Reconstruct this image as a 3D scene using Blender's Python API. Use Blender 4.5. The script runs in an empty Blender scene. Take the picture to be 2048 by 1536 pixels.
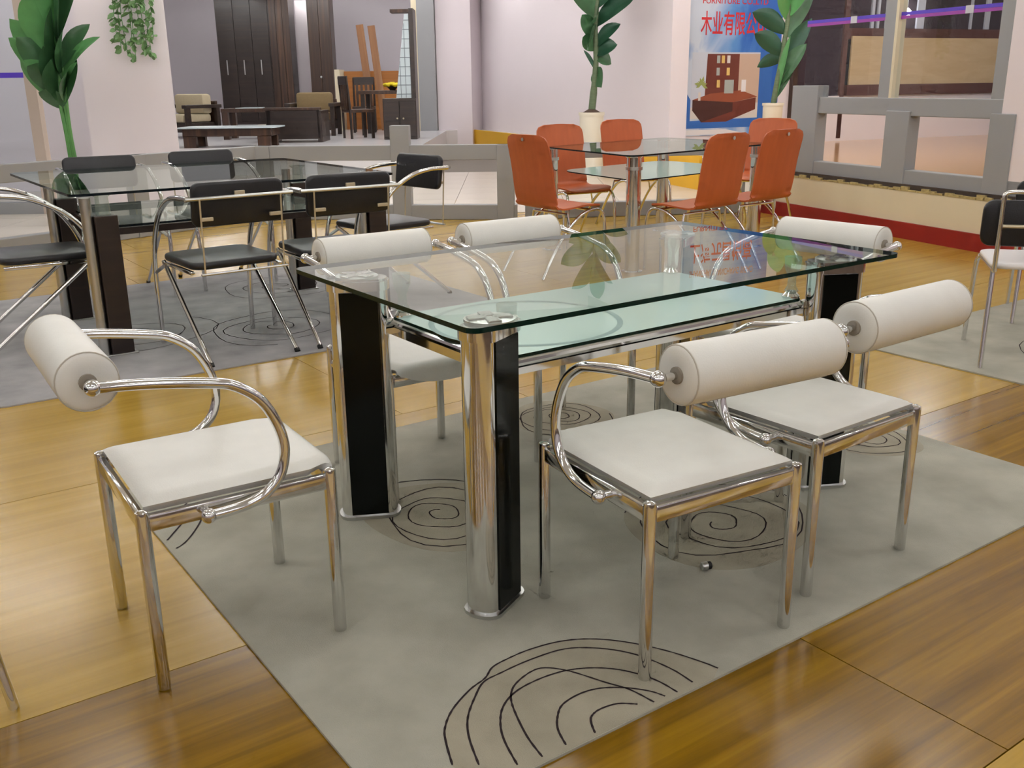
import bpy, bmesh, math, random
from mathutils import Vector, Matrix
random.seed(7)
sc = bpy.context.scene
C = sc.collection
PI = math.pi
rad = math.radians

# ------------------------------------------------------------------ camera
cd = bpy.data.cameras.new('camera'); cam = bpy.data.objects.new('camera', cd); C.objects.link(cam)
CF, CPITCH, CROLL, CYAW = 1948.40, 17.1139, -0.7189, 54.7275
CLOC = Vector((-1.0756, -1.6667, 1.2405))
cd.sensor_fit = 'HORIZONTAL'; cd.sensor_width = 36.0; cd.lens = CF * 36.0 / 2048.0
cd.clip_start = 0.05; cd.clip_end = 200
_y, _t, _r = rad(CYAW), rad(CPITCH), rad(CROLL)
_fw = Vector((math.cos(_y) * math.cos(_t), math.sin(_y) * math.cos(_t), -math.sin(_t)))
_rt = Vector((math.sin(_y), -math.cos(_y), 0)); _up = _rt.cross(_fw)
_rt2 = _rt * math.cos(_r) + _up * math.sin(_r); _up2 = -_rt * math.sin(_r) + _up * math.cos(_r)
cam.matrix_world = Matrix(((_rt2.x, _up2.x, -_fw.x, CLOC.x), (_rt2.y, _up2.y, -_fw.y, CLOC.y), (_rt2.z, _up2.z, -_fw.z, CLOC.z), (0, 0, 0, 1)))
sc.camera = cam

# ------------------------------------------------------------------ world, exposure
w = bpy.data.worlds.new('world'); sc.world = w; w.use_nodes = True
w.node_tree.nodes['Background'].inputs[0].default_value = (0.92, 0.92, 0.94, 1)
w.node_tree.nodes['Background'].inputs[1].default_value = 0.3
sc.view_settings.view_transform = 'Standard'; sc.view_settings.look = 'None'
sc.view_settings.gamma = 1.0; sc.view_settings.use_curve_mapping = False
sc.view_settings.exposure = 0.0
LAMP = 31.0
sc.cycles.max_bounces = 6; sc.cycles.transparent_max_bounces = 20
sc.cycles.diffuse_bounces = 3; sc.cycles.glossy_bounces = 4
sc.cycles.caustics_reflective = False; sc.cycles.caustics_refractive = False
sc.cycles.sample_clamp_indirect = 6.0
sc.cycles.use_adaptive_sampling = True; sc.cycles.adaptive_threshold = 0.09; sc.cycles.adaptive_min_samples = 12; sc.cycles.use_light_tree = False

# ------------------------------------------------------------------ materials
def srgb(r, g, b):
    f = lambda c: (c / 255.0 / 12.92) if c <= 10 else (((c / 255.0) + 0.055) / 1.055) ** 2.4
    return (f(r), f(g), f(b), 1.0)
M = {}
def new_mat(name):
    m = bpy.data.materials.new(name); m.use_nodes = True; M[name] = m
    nt = m.node_tree; return m, nt, nt.nodes['Principled BSDF']
def pmat(name, col, rough=0.5, metal=0.0, var=0.0, vscale=8.0, stretch=(1, 1, 1), bump=0.0, bscale=200.0, col2=None, spec=0.5, coat=0.0, emit=0.0):
    m, nt, b = new_mat(name)
    b.inputs['Base Color'].default_value = col; b.inputs['Roughness'].default_value = rough
    b.inputs['Metallic'].default_value = metal; b.inputs['Specular IOR Level'].default_value = spec
    if coat: b.inputs['Coat Weight'].default_value = coat; b.inputs['Coat Roughness'].default_value = 0.12
    if emit: b.inputs['Emission Color'].default_value = col; b.inputs['Emission Strength'].default_value = emit
    tc = nt.nodes.new('ShaderNodeTexCoord')
    mp = nt.nodes.new('ShaderNodeMapping'); mp.inputs['Scale'].default_value = stretch
    nt.links.new(tc.outputs['Object'], mp.inputs['Vector'])
    if var > 0 or col2:
        n = nt.nodes.new('ShaderNodeTexNoise'); n.inputs['Scale'].default_value = vscale; n.inputs['Detail'].default_value = 5
        nt.links.new(mp.outputs['Vector'], n.inputs['Vector'])
        cr = nt.nodes.new('ShaderNodeValToRGB'); cr.color_ramp.elements[0].position = 0.3; cr.color_ramp.elements[1].position = 0.7
        c2 = col2 if col2 else tuple(c * (1 - var) for c in col[:3]) + (1,)
        cr.color_ramp.elements[0].color = c2; cr.color_ramp.elements[1].color = col
        nt.links.new(n.outputs['Fac'], cr.inputs['Fac']); nt.links.new(cr.outputs['Color'], b.inputs['Base Color'])
    if bump > 0:
        n2 = nt.nodes.new('ShaderNodeTexNoise'); n2.inputs['Scale'].default_value = bscale; n2.inputs['Detail'].default_value = 3
        nt.links.new(tc.outputs['Object'], n2.inputs['Vector'])
        bp = nt.nodes.new('ShaderNodeBump'); bp.inputs['Strength'].default_value = bump; bp.inputs['Distance'].default_value = 0.004
        nt.links.new(n2.outputs['Fac'], bp.inputs['Height']); nt.links.new(bp.outputs['Normal'], b.inputs['Normal'])
    return m
def wood_mat(name, c1, c2, c3, rough=0.22, scale=1.0, axis=0, coat=0.3):
    """long grain streaks running along one axis, varied from piece to piece"""
    m, nt, b = new_mat(name)
    tc = nt.nodes.new('ShaderNodeTexCoord'); oi = nt.nodes.new('ShaderNodeObjectInfo')
    mp = nt.nodes.new('ShaderNodeMapping')
    s = [16.0 * scale] * 3; s[axis] = 0.5 * scale; mp.inputs['Scale'].default_value = s
    cx = nt.nodes.new('ShaderNodeCombineXYZ'); mu = nt.nodes.new('ShaderNodeMath'); mu.operation = 'MULTIPLY'; mu.inputs[1].default_value = 37.0
    nt.links.new(oi.outputs['Random'], mu.inputs[0])
    for k in range(3): nt.links.new(mu.outputs[0], cx.inputs[k])
    nt.links.new(tc.outputs['Object'], mp.inputs['Vector']); nt.links.new(cx.outputs[0], mp.inputs['Location'])
    n = nt.nodes.new('ShaderNodeTexNoise'); n.inputs['Scale'].default_value = 1.0; n.inputs['Detail'].default_value = 7; n.inputs['Roughness'].default_value = 0.62; n.inputs['Distortion'].default_value = 0.6
    nt.links.new(mp.outputs['Vector'], n.inputs['Vector'])
    cr = nt.nodes.new('ShaderNodeValToRGB'); e = cr.color_ramp.elements
    e[0].position = 0.30; e[0].color = c1; e[1].position = 0.72; e[1].color = c3
    k = e.new(0.52); k.color = c2
    nt.links.new(n.outputs['Fac'], cr.inputs['Fac']); nt.links.new(cr.outputs['Color'], b.inputs['Base Color'])
    b.inputs['Roughness'].default_value = rough; b.inputs['Coat Weight'].default_value = coat; b.inputs['Coat Roughness'].default_value = 0.15
    return m
def glass_mat(name, tint, ior=1.5, gloss=0.0, haze=None, hazefac=0.0):
    """clear sheet glass: tinted transmission plus Fresnel mirror reflection on either side"""
    m = bpy.data.materials.new(name); m.use_nodes = True; M[name] = m; nt = m.node_tree
    nt.nodes.clear()
    out = nt.nodes.new('ShaderNodeOutputMaterial'); mix = nt.nodes.new('ShaderNodeMixShader')
    tr = nt.nodes.new('ShaderNodeBsdfTransparent'); tr.inputs[0].default_value = tint
    gl = nt.nodes.new('ShaderNodeBsdfGlossy'); gl.inputs['Roughness'].default_value = gloss; gl.inputs['Color'].default_value = (0.84, 0.93, 0.89, 1)
    geo = nt.nodes.new('ShaderNodeNewGeometry'); mi = nt.nodes.new('ShaderNodeMix'); mi.data_type = 'FLOAT'
    mi.inputs[2].default_value = ior; mi.inputs[3].default_value = 1.0 / ior
    fr = nt.nodes.new('ShaderNodeFresnel')
    nt.links.new(geo.outputs['Backfacing'], mi.inputs[0]); nt.links.new(mi.outputs[0], fr.inputs['IOR'])
    nt.links.new(fr.outputs[0], mix.inputs[0])
    last = tr
    if haze:
        di = nt.nodes.new('ShaderNodeBsdfDiffuse'); di.inputs[0].default_value = haze
        m2 = nt.nodes.new('ShaderNodeMixShader'); m2.inputs[0].default_value = hazefac
        nt.links.new(tr.outputs[0], m2.inputs[1]); nt.links.new(di.outputs[0], m2.inputs[2]); last = m2
    nt.links.new(last.outputs[0], mix.inputs[1]); nt.links.new(gl.outputs[0], mix.inputs[2]); nt.links.new(mix.outputs[0], out.inputs[0])
    return m
pmat('chrome', (0.76, 0.76, 0.76, 1), 0.09, 1.0)
pmat('chrome_satin', (0.60, 0.61, 0.60, 1), 0.28, 1.0)
pmat('leather', srgb(238, 237, 231), 0.42, var=0.05, vscale=14, bump=0.10, bscale=260)
pmat('grommet', srgb(150, 142, 130), 0.7)
pmat('leather_seam', srgb(196, 190, 178), 0.6)
pmat('black_panel', srgb(6, 10, 9), 0.12, spec=0.22)
pmat('black_leather', srgb(30, 30, 34), 0.38, var=0.2, vscale=20, bump=0.15, bscale=220)
pmat('black_rubber', srgb(14, 14, 14), 0.6)
pmat('white_seat', srgb(238, 234, 234), 0.45, bump=0.08)
pmat('orange_ply', srgb(188, 94, 50), 0.45, var=0.10, vscale=5, stretch=(6, 1, 1))
glass_mat('clear_glass', (0.965, 0.99, 0.975, 1), 1.52)
glass_mat('clear_glass_grey', (0.93, 0.965, 0.955, 1), 1.6)
glass_mat('glass_under', (0.965, 0.99, 0.975, 1), 1.02)
glass_mat('frosted_glass', (0.8, 0.93, 0.9, 1), 1.4, 0.10, srgb(214, 242, 238), 0.88)
glass_mat('window_glass', (0.93, 0.96, 0.98, 1), 1.35)
glass_mat('acrylic', (0.86, 0.91, 0.89, 1), 1.45, 0.03, srgb(200, 210, 200), 0.18)
pmat('glass_edge', srgb(6, 34, 28), 0.2, spec=0.2)
pmat('glass_edge_dark', srgb(18, 26, 32), 0.2, spec=0.2)
pmat('etched', srgb(138, 166, 164), 0.5)
pmat('rug', srgb(189, 187, 173), 0.95, var=0.0, vscale=4.5, col2=srgb(163, 161, 148), bump=0.5, bscale=420, spec=0.1)
pmat('rug_grey', srgb(182, 180, 181), 0.95, vscale=4.5, col2=srgb(152, 151, 152), bump=0.5, bscale=420, spec=0.1)
pmat('rug_tan', srgb(178, 172, 154), 0.95, vscale=6, col2=srgb(158, 152, 135), bump=0.5, bscale=420, spec=0.1)
pmat('rug_line', srgb(52, 44, 46), 0.95, spec=0.1)
wood_mat('floor_light', srgb(164, 128, 38), srgb(183, 147, 50), srgb(197, 161, 68), 0.22, coat=0.08)
wood_mat('floor_dark', srgb(106, 75, 3), srgb(138, 101, 8), srgb(160, 122, 20), 0.22, coat=0.08)
pmat('subfloor', srgb(74, 50, 22), 0.8)
pmat('tile_cream', srgb(226, 217, 204), 0.25, var=0.03, vscale=2)
pmat('tile_white', srgb(228, 226, 228), 0.2)
pmat('grout', srgb(120, 112, 104), 0.9)
pmat('wall_white', srgb(238, 228, 232), 0.85, var=0.02, vscale=1.2)
pmat('frame_taupe', srgb(190, 174, 162), 0.6)
pmat('wall_cream', srgb(226, 214, 186), 0.8, var=0.05, vscale=3)
pmat('wall_lilac', srgb(234, 226, 231), 0.85, var=0.02, vscale=1)
pmat('ceiling_white', srgb(225, 225, 225), 0.9)
pmat('yellow_board', srgb(230, 176, 40), 0.6, var=0.05, vscale=3)
pmat('red_board', srgb(150, 26, 22), 0.45, var=0.12, vscale=4)
pmat('grey_paint', srgb(150, 151, 153), 0.55, var=0.03, vscale=4)
pmat('dark_gap', srgb(70, 58, 50), 0.9, var=0.3, vscale=14)
pmat('plaster_chip', srgb(196, 176, 120), 0.95, var=0.4, vscale=40)
wood_mat('dark_wood', srgb(44, 28, 20), srgb(66, 44, 30), srgb(96, 66, 44), 0.4, 0.8, 2, 0.1)
wood_mat('black_wood', srgb(34, 24, 22), srgb(44, 32, 26), srgb(58, 42, 34), 0.4, 0.8, 0, 0.1)
wood_mat('oak_plank', srgb(122, 80, 46), srgb(144, 98, 60), srgb(160, 116, 78), 0.45, 0.9, 2, 0.0)
wood_mat('orange_board', srgb(164, 104, 46), srgb(180, 116, 54), srgb(192, 128, 66), 0.5, 0.6, 0, 0.0)
wood_mat('platform_wood', srgb(196, 146, 84), srgb(214, 166, 104), srgb(226, 184, 124), 0.16, 0.8, 0, 0.5)
wood_mat('beige_panel', srgb(196, 166, 124), srgb(206, 178, 138), srgb(214, 188, 150), 0.6, 0.5, 0, 0.0)
pmat('dark_glazing', srgb(62, 50, 58), 0.12)
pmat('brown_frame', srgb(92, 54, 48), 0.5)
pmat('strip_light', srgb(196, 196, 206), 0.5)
pmat('tape_blue', srgb(84, 56, 190), 0.5)
pmat('tape_purple', srgb(150, 60, 160), 0.5)
pmat('beige_fabric', srgb(196, 182, 152), 0.9, var=0.08, vscale=30, bump=0.3)
pmat('olive_fabric', srgb(138, 118, 84), 0.9, var=0.08, vscale=30, bump=0.3)
pmat('pot_white', srgb(226, 218, 200), 0.5)
pmat('soil', srgb(92, 72, 60), 0.95, var=0.3, vscale=60)
pmat('leaf', srgb(62, 104, 66), 0.4, var=0.25, vscale=9)
pmat('leaf_light', srgb(88, 146, 86), 0.42, var=0.2, vscale=9)
pmat('leaf_dark', srgb(38, 80, 58), 0.4, var=0.25, vscale=9)
pmat('leaf_vine', srgb(110, 148, 92), 0.5, var=0.3, vscale=20)
pmat('stalk', srgb(96, 112, 82), 0.6, var=0.25, vscale=12, stretch=(1, 1, 6))
pmat('stalk_green', srgb(84, 140, 72), 0.5, var=0.2, vscale=10)
pmat('yellow_flower', srgb(236, 214, 30), 0.6)
pmat('lattice_white', srgb(206, 220, 224), 0.25)
pmat('lattice_bar', srgb(120, 132, 140), 0.4)
pmat('red_print', srgb(206, 36, 44), 0.6)
pmat('orange_print', srgb(212, 122, 96), 0.6)
pmat('white_print', srgb(240, 236, 238), 0.6)
pmat('print_brown', srgb(110, 48, 34), 0.6)
pmat('print_brown_dark', srgb(72, 34, 28), 0.6)
pmat('print_brown_light', srgb(150, 76, 48), 0.6)
pmat('print_beige', srgb(206, 178, 158), 0.6)
pmat('print_cream', srgb(222, 214, 208), 0.6)
pmat('print_blue', srgb(48, 104, 184), 0.6)
pmat('print_sky', srgb(206, 212, 226), 0.6)
pmat('print_green', srgb(150, 160, 90), 0.6)
pmat('print_grey', srgb(170, 176, 172), 0.6)
pmat('print_yellow', srgb(224, 190, 110), 0.6)
pmat('brass_tab', srgb(205, 192, 164), 0.3, 0.5)
# poster ground: blue sea-and-sky print with pale cloud bands
def poster_mat():
    m, nt, b = new_mat('poster_print')
    tc = nt.nodes.new('ShaderNodeTexCoord'); mp = nt.nodes.new('ShaderNodeMapping'); mp.inputs['Scale'].default_value = (1.3, 1, 0.7)
    nt.links.new(tc.outputs['Object'], mp.inputs['Vector'])
    n = nt.nodes.new('ShaderNodeTexNoise'); n.inputs['Scale'].default_value = 1.3; n.inputs['Detail'].default_value = 4; n.inputs['Distortion'].default_value = 0.8
    nt.links.new(mp.outputs['Vector'], n.inputs['Vector'])
    sp = nt.nodes.new('ShaderNodeSeparateXYZ'); nt.links.new(tc.outputs['Object'], sp.inputs[0])
    ma = nt.nodes.new('ShaderNodeMath'); ma.operation = 'MULTIPLY_ADD'; ma.inputs[1].default_value = -0.36; nt.links.new(sp.outputs['X'], ma.inputs[0])
    ad = nt.nodes.new('ShaderNodeMath'); ad.operation = 'ADD'; ad.inputs[1].default_value = 0.30; nt.links.new(n.outputs['Fac'], ad.inputs[0]); nt.links.new(ad.outputs[0], ma.inputs[2])
    cr = nt.nodes.new('ShaderNodeValToRGB'); e = cr.color_ramp.elements
    e[0].position = 0.30; e[0].color = srgb(34, 96, 186); e[1].position = 0.72; e[1].color = srgb(206, 216, 232)
    k = e.new(0.50); k.color = srgb(88, 146, 212)
    nt.links.new(ma.outputs[0], cr.inputs['Fac']); nt.links.new(cr.outputs['Color'], b.inputs['Base Color'])
    b.inputs['Roughness'].default_value = 0.5
poster_mat()
def lamp_mat():
    m = bpy.data.materials.new('tube_light'); m.use_nodes = True; M['tube_light'] = m; nt = m.node_tree; nt.nodes.clear()
    o = nt.nodes.new('ShaderNodeOutputMaterial'); e = nt.nodes.new('ShaderNodeEmission'); e.inputs[0].default_value = (1.0, 0.985, 0.965, 1); e.inputs[1].default_value = LAMP
    nt.links.new(e.outputs[0], o.inputs[0])
lamp_mat()

# ------------------------------------------------------------------ mesh helpers
class MB:
    def __init__(s): s.v = []; s.f = []; s.mi = []; s.cur = 0
    def mat(s, i): s.cur = i; return s
    def add(s, vs, fs):
        o = len(s.v); s.v += [tuple(v) for v in vs]; s.f += [tuple(i + o for i in f) for f in fs]; s.mi += [s.cur] * len(fs); return s
    def box(s, x0, x1, y0, y1, z0, z1, bev=0.0, mtx=None):
        x0, x1 = min(x0, x1), max(x0, x1); y0, y1 = min(y0, y1), max(y0, y1); z0, z1 = min(z0, z1), max(z0, z1)
        if bev > 0:
            b = min(bev, (x1 - x0) * .49, (y1 - y0) * .49, (z1 - z0) * .49)
            bm = bmesh.new(); bmesh.ops.create_cube(bm, size=1)
            for v in bm.verts: v.co = Vector(((x0 + x1) / 2 + v.co.x * (x1 - x0), (y0 + y1) / 2 + v.co.y * (y1 - y0), (z0 + z1) / 2 + v.co.z * (z1 - z0)))
            bmesh.ops.bevel(bm, geom=list(bm.edges), offset=b, segments=2, affect='EDGES', profile=0.5)
            bm.verts.ensure_lookup_table(); vs = [v.co.copy() for v in bm.verts]
            for i, v in enumerate(bm.verts): v.index = i
            fs = [[v.index for v in f.verts] for f in bm.faces]; bm.free()
        else:
            vs = [Vector(p) for p in ((x0, y0, z0), (x1, y0, z0), (x1, y1, z0), (x0, y1, z0), (x0, y0, z1), (x1, y0, z1), (x1, y1, z1), (x0, y1, z1))]
            fs = [(3, 2, 1, 0), (4, 5, 6, 7), (0, 1, 5, 4), (1, 2, 6, 5), (2, 3, 7, 6), (3, 0, 4, 7)]
        if mtx: vs = [mtx @ v for v in vs]
        return s.add(vs, fs)
    def tube(s, pts, r, n=10, cap=True, closed=False):
        pts = [Vector(p) for p in pts]; m = len(pts); rs = r if isinstance(r, (list, tuple)) else [r] * m
        rings = []; prev = None
        for i in range(m):
            if closed: t = (pts[(i + 1) % m] - pts[i - 1])
            else: t = (pts[min(i + 1, m - 1)] - pts[max(i - 1, 0)])
            t.normalize()
            if prev is None:
                a = Vector((0, 0, 1)) if abs(t.z) < 0.9 else Vector((1, 0, 0)); u = t.cross(a).normalized()
            else:
                u = prev - t * prev.dot(t)
                if u.length < 1e-6: u = t.orthogonal()
                u.normalize()
            prev = u; w_ = t.cross(u)
            rings.append([pts[i] + (u * math.cos(2 * PI * k / n) + w_ * math.sin(2 * PI * k / n)) * rs[i] for k in range(n)])
        vs = [v for rg in rings for v in rg]; fs = []
        for i in range(m if closed else m - 1):
            j = (i + 1) % m
            for k in range(n):
                k2 = (k + 1) % n; fs.append((i * n + k, i * n + k2, j * n + k2, j * n + k))
        if cap and not closed: fs.append(tuple(reversed(range(n)))); fs.append(tuple((m - 1) * n + k for k in range(n)))
        return s.add(vs, fs)
    def lathe(s, prof, n=24, axis='Z', c=(0, 0, 0)):
        """prof: list of (radius, height along axis)"""
        vs = []; fs = []; m = len(prof); c = Vector(c)
        for (r, h) in prof:
            for k in range(n):
                a = 2 * PI * k / n; p = (r * math.cos(a), r * math.sin(a), h)
                if axis == 'X': p = (h, p[0], p[1])
                elif axis == 'Y': p = (p[1], h, p[0])
                vs.append(Vector(p) + c)
        for i in range(m - 1):
            for k in range(n):
                k2 = (k + 1) % n; fs.append((i * n + k, i * n + k2, (i + 1) * n + k2, (i + 1) * n + k))
        if prof[0][0] > 1e-6: fs.append(tuple(reversed(range(n))))
        if prof[-1][0] > 1e-6: fs.append(tuple((m - 1) * n + k for k in range(n)))
        return s.add(vs, fs)
    def ball(s, c, r, n=12):
        m = n // 2; return s.lathe([(max(r * math.sin(PI * i / m), 1e-7), -r * math.cos(PI * i / m)) for i in range(m + 1)], n, 'Z', c)
    def prism(s, poly, z0, z1):
        n = len(poly); vs = [(p[0], p[1], z0) for p in poly] + [(p[0], p[1], z1) for p in poly]
        fs = [tuple(reversed(range(n))), tuple(range(n, 2 * n))] + [(i, (i + 1) % n, n + (i + 1) % n, n + i) for i in range(n)]
        return s.add(vs, fs)
    def grid(s, fn, nu, nv, thick=0.0):
        """sheet from fn(u,v) in 0..1; thick>0 adds an offset back side"""
        P = [[Vector(fn(i / nu, j / nv)) for j in range(nv + 1)] for i in range(nu + 1)]
        vs = [P[i][j] for i in range(nu + 1) for j in range(nv + 1)]; k = lambda i, j: i * (nv + 1) + j
        fs = [(k(i, j), k(i + 1, j), k(i + 1, j + 1), k(i, j + 1)) for i in range(nu) for j in range(nv)]
        if thick:
            N = len(vs); back = []
            for i in range(nu + 1):
                for j in range(nv + 1):
                    a = P[min(i + 1, nu)][j] - P[max(i - 1, 0)][j]; b = P[i][min(j + 1, nv)] - P[i][max(j - 1, 0)]
                    nn = a.cross(b); nn = nn.normalized() if nn.length > 1e-9 else Vector((0, 0, 1))
                    back.append(P[i][j] - nn * thick)
            vs += back; fs += [tuple(N + q for q in reversed(f)) for f in list(fs)]
            ring = [k(i, 0) for i in range(nu + 1)] + [k(nu, j) for j in range(1, nv + 1)] + [k(i, nv) for i in range(nu - 1, -1, -1)] + [k(0, j) for j in range(nv - 1, 0, -1)]
            for q in range(len(ring)):
                a, b = ring[q], ring[(q + 1) % len(ring)]; fs.append((b, a, N + a, N + b))
        return s.add(vs, fs)
    def xf(s, mtx): s.v = [tuple(mtx @ Vector(v)) for v in s.v]; return s
    def mesh(s, name, mats, smooth=35):
        me = bpy.data.meshes.new(name); me.from_pydata(s.v, [], s.f); me.validate()
        mats = mats if isinstance(mats, (list, tuple)) else [mats]
        for q in mats: me.materials.append(M[q])
        if len(mats) > 1 and len(me.polygons) == len(s.mi):
            for pl, i in zip(me.polygons, s.mi): pl.material_index = i
        bm = bmesh.new(); bm.from_mesh(me); bmesh.ops.recalc_face_normals(bm, faces=bm.faces); bm.to_mesh(me); bm.free()
        if smooth:
            me.shade_smooth(); me.set_sharp_from_angle(angle=rad(smooth))
        return me
    def build(s, name, mats, parent=None, smooth=35, loc=None):
        o = bpy.data.objects.new(name, s.mesh(name, mats, smooth)); C.objects.link(o)
        if parent: o.parent = parent
        if loc: o.location = loc
        return o
def tag(o, label, cat, group=None, kind=None):
    o['label'] = label; o['category'] = cat
    if group: o['group'] = group
    if kind: o['kind'] = kind
    return o
def struct(o): o['kind'] = 'structure'; return o
def thing(name, label, cat, loc=(0, 0, 0), rz=0.0, group=None):
    o = bpy.data.objects.new(name, None); o.empty_display_size = 0.1; C.objects.link(o)
    o.location = loc; o.rotation_euler = (0, 0, rad(rz)); return tag(o, label, cat, group)
def share(src, name, parent, loc=(0, 0, 0), rot=(0, 0, 0)):
    o = bpy.data.objects.new(name, src.data); C.objects.link(o); o.parent = parent; o.location = loc; o.rotation_euler = rot; return o
def copy_tree(root, loc, rz, label, group=None):
    r = root.copy(); C.objects.link(r); r.location = loc; r.rotation_euler = (0, 0, rad(rz)); r['label'] = label
    if group: r['group'] = group
    def rec(a, b):
        for ch in KIDS[a]:
            c = ch.copy(); C.objects.link(c); c.parent = b; KIDS.setdefault(ch, []); rec(ch, c)
    rec(root, r); return r
KIDS = {}
def freeze(root):
    def rec(o):
        KIDS[o] = list(o.children)
        for ch in o.children: rec(ch)
    rec(root); return root
def spline(pts, n=8):
    """Catmull-Rom through points"""
    P = [Vector(q) for q in pts]; out = []
    for i in range(len(P) - 1):
        a, b, c, d = P[max(i - 1, 0)], P[i], P[i + 1], P[min(i + 2, len(P) - 1)]
        for k in range(n):
            t = k / n; out.append(0.5 * ((2 * b) + (c - a) * t + (2 * a - 5 * b + 4 * c - d) * t * t + (3 * b - a - 3 * c + d) * t ** 3))
    out.append(P[-1]); return out
def roundrect(x0, x1, y0, y1, r, n=6):
    out = []
    for cx, cy, a0 in ((x1 - r, y1 - r, 0), (x0 + r, y1 - r, 90), (x0 + r, y0 + r, 180), (x1 - r, y0 + r, 270)):
        for k in range(n + 1):
            a = rad(a0 + 90 * k / n); out.append((cx + r * math.cos(a), cy + r * math.sin(a)))
    return out
def roundpoly(P, r, n=5):
    out = []; m = len(P)
    for i in range(m):
        a, b, c = Vector(P[i - 1]), Vector(P[i]), Vector(P[(i + 1) % m])
        p0 = b + (a - b).normalized() * r; p1 = b + (c - b).normalized() * r
        for k in range(n + 1):
            t = k / n; out.append(tuple(p0 * (1 - t) ** 2 + b * 2 * t * (1 - t) + p1 * t * t))
    return out
# showroom layout frame: s runs along the hall's width, d along its depth
GO = Vector((-1.0756, -1.6667)); GF = Vector((math.cos(_y), math.sin(_y))); GR = Vector((GF.y, -GF.x))
def G(s, d, z=0.0):
    q = GO + GR * s + GF * d; return Vector((q.x, q.y, z))
GROT = math.degrees(math.atan2(GR.y, GR.x))
def gthing(name, label, cat, s, d, z=0.0, rz=0.0, group=None): return thing(name, label, cat, G(s, d, z), GROT + rz, group)

# ================================================================== THE SETTING
B1 = Vector((0.926, 0.378)); B2 = Vector((-0.378, 0.926))      # the hall's own axes in layout coordinates
def gpoly(pts): return [tuple(G(s, d)[:2]) for s, d in pts]
def slab(name, pts, z0, z1, mat, kind=True):
    o = MB().prism(gpoly(pts), z0, z1).build(name, mat, smooth=0)
    return struct(o) if kind else o
def wall(name, a, b, thick, z0, z1, mat):
    a, b = Vector(a), Vector(b); t = (b - a).normalized(); n = Vector((-t.y, t.x)) * thick
    return slab(name, [a, b, b + n, a + n], z0, z1, mat)
CEIL = 3.6
# floor: dark subfloor, boards laid in rows of alternating tone
floor = struct(MB().box(-14, 16, -12, 30, -0.06, -0.012).build('floor', 'subfloor', smooth=0))
def tiled(x, y):
    q = Vector((x, y)) - GO; s, d = q.dot(GR), q.dot(GF)
    return (d > 9.75 and s > -2.43) or (s <= -2.43 and d > 6.3 + (s + 5.0) * 1.35)
bl = MB().box(0.0015, 2.4385, 0.0015, 1.2385, -0.012, 0.0).mesh('board_light', 'floor_light', 0)
bd = MB().box(0.0015, 2.4385, 0.0015, 1.2385, -0.012, 0.0).mesh('board_dark', 'floor_dark', 0)
for r in range(-2, 7):
    y0 = 0.32 + 1.24 * r
    dark = (r in (-1,))
    off = {-1: 0.615, 0: 1.2, 1: 0.675}.get(r, (0.2 * r) % 2.44)
    for c in range(-3, 4):
        x0 = off + 2.44 * c
        if x0 > 7.2 or x0 < -6 or all(tiled(x0 + a, y0 + b) for a in (.2, 2.24) for b in (.2, 1.04)): continue
        o = bpy.data.objects.new('floor_board', bd if dark else bl); C.objects.link(o); o.parent = floor; o.location = (x0, y0, 0)
hall = slab('floor_hall', [(-12, 6.3), (-4.9, 6.3), (-2.43, 9.7), (4.6, 9.7), (4.6, 24), (-12, 24)], -0.02, -0.004, 'grout')
tl = MB().box(0.003, .597, 0.003, .597, -0.004, 0.004).mesh('tile', 'tile_cream', 0)
for i in range(-12, 4):
    for j in range(-2, 14):
        s, d = i * .6, 7.5 + j * .6
        if d > 14.6 or s > 1.9 or not all(tiled(*tuple(G(s + a, d + b)[:2])) for a in (0, .6) for b in (0, .6)): continue
        o = bpy.data.objects.new('tile', tl); C.objects.link(o); o.parent = hall; o.location = G(s, d, 0); o.rotation_euler = (0, 0, rad(GROT))
ceil = slab('ceiling', [(-16, -9), (16, -9), (16, 30), (-16, 30)], CEIL, CEIL + 0.1, 'ceiling_white')
wall('wall_front', (-16, -9), (16, -9), -0.2, 0, CEIL, 'wall_white')
wall('wall_side_west', (-12.5, -9), (-12.5, 30), 0.2, 0, CEIL, 'wall_white')
wall('wall_side_east', (13, -9), (13, 30), -0.2, 0, CEIL, 'wall_white')

# raised floor along the back with its yellow fascia, white wall above
f0 = Vector((1.25, 14.9)); fa, fb = Vector((2.26, 11.8)), f0 + B2 * 5.62
f1 = Vector((2.60, 9.62))
slab('floor_platform_back', [f1 + B1 * .03, Vector((5.6, 10.85)), Vector((8.5, 17.5)), fb + B1 * 4.2, fb + B1 * .03, f0 + B1 * .03, fa + B1 * .03], 0.0, 0.378, 'tile_cream')
slab('floor_platform_parquet', [f1 + B1 * .35, Vector((5.55, 10.80)), Vector((8.3, 17.0)), Vector((2.6, 14.4)), fa + B1 * .35], 0.376, 0.381, 'platform_wood')
yb = struct(MB().prism(gpoly([fa + B1 * .03, f0 + B1 * .03, fb + B1 * .03, fb - B1 * .01, f0 - B1 * .01, fa - B1 * .01]), 0.0, 0.40).build('trim_1', 'yellow_board', smooth=0))
wn = Vector((2.16, 13.58)); wf = Vector((-1.35, 22.2))
slab('wall_back', [wn, wn + B1 * .27, wf + B1 * .27, wf], 0.30, CEIL, 'wall_white')
# poster wall and its continuation to the right
p0 = Vector((2.30, 13.84))
slab('wall_poster', [p0, p0 + B1 * 2.05, p0 + B1 * 2.05 + B2 * .2, p0 + B2 * .2], 0.35, CEIL, 'wall_white')
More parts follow.
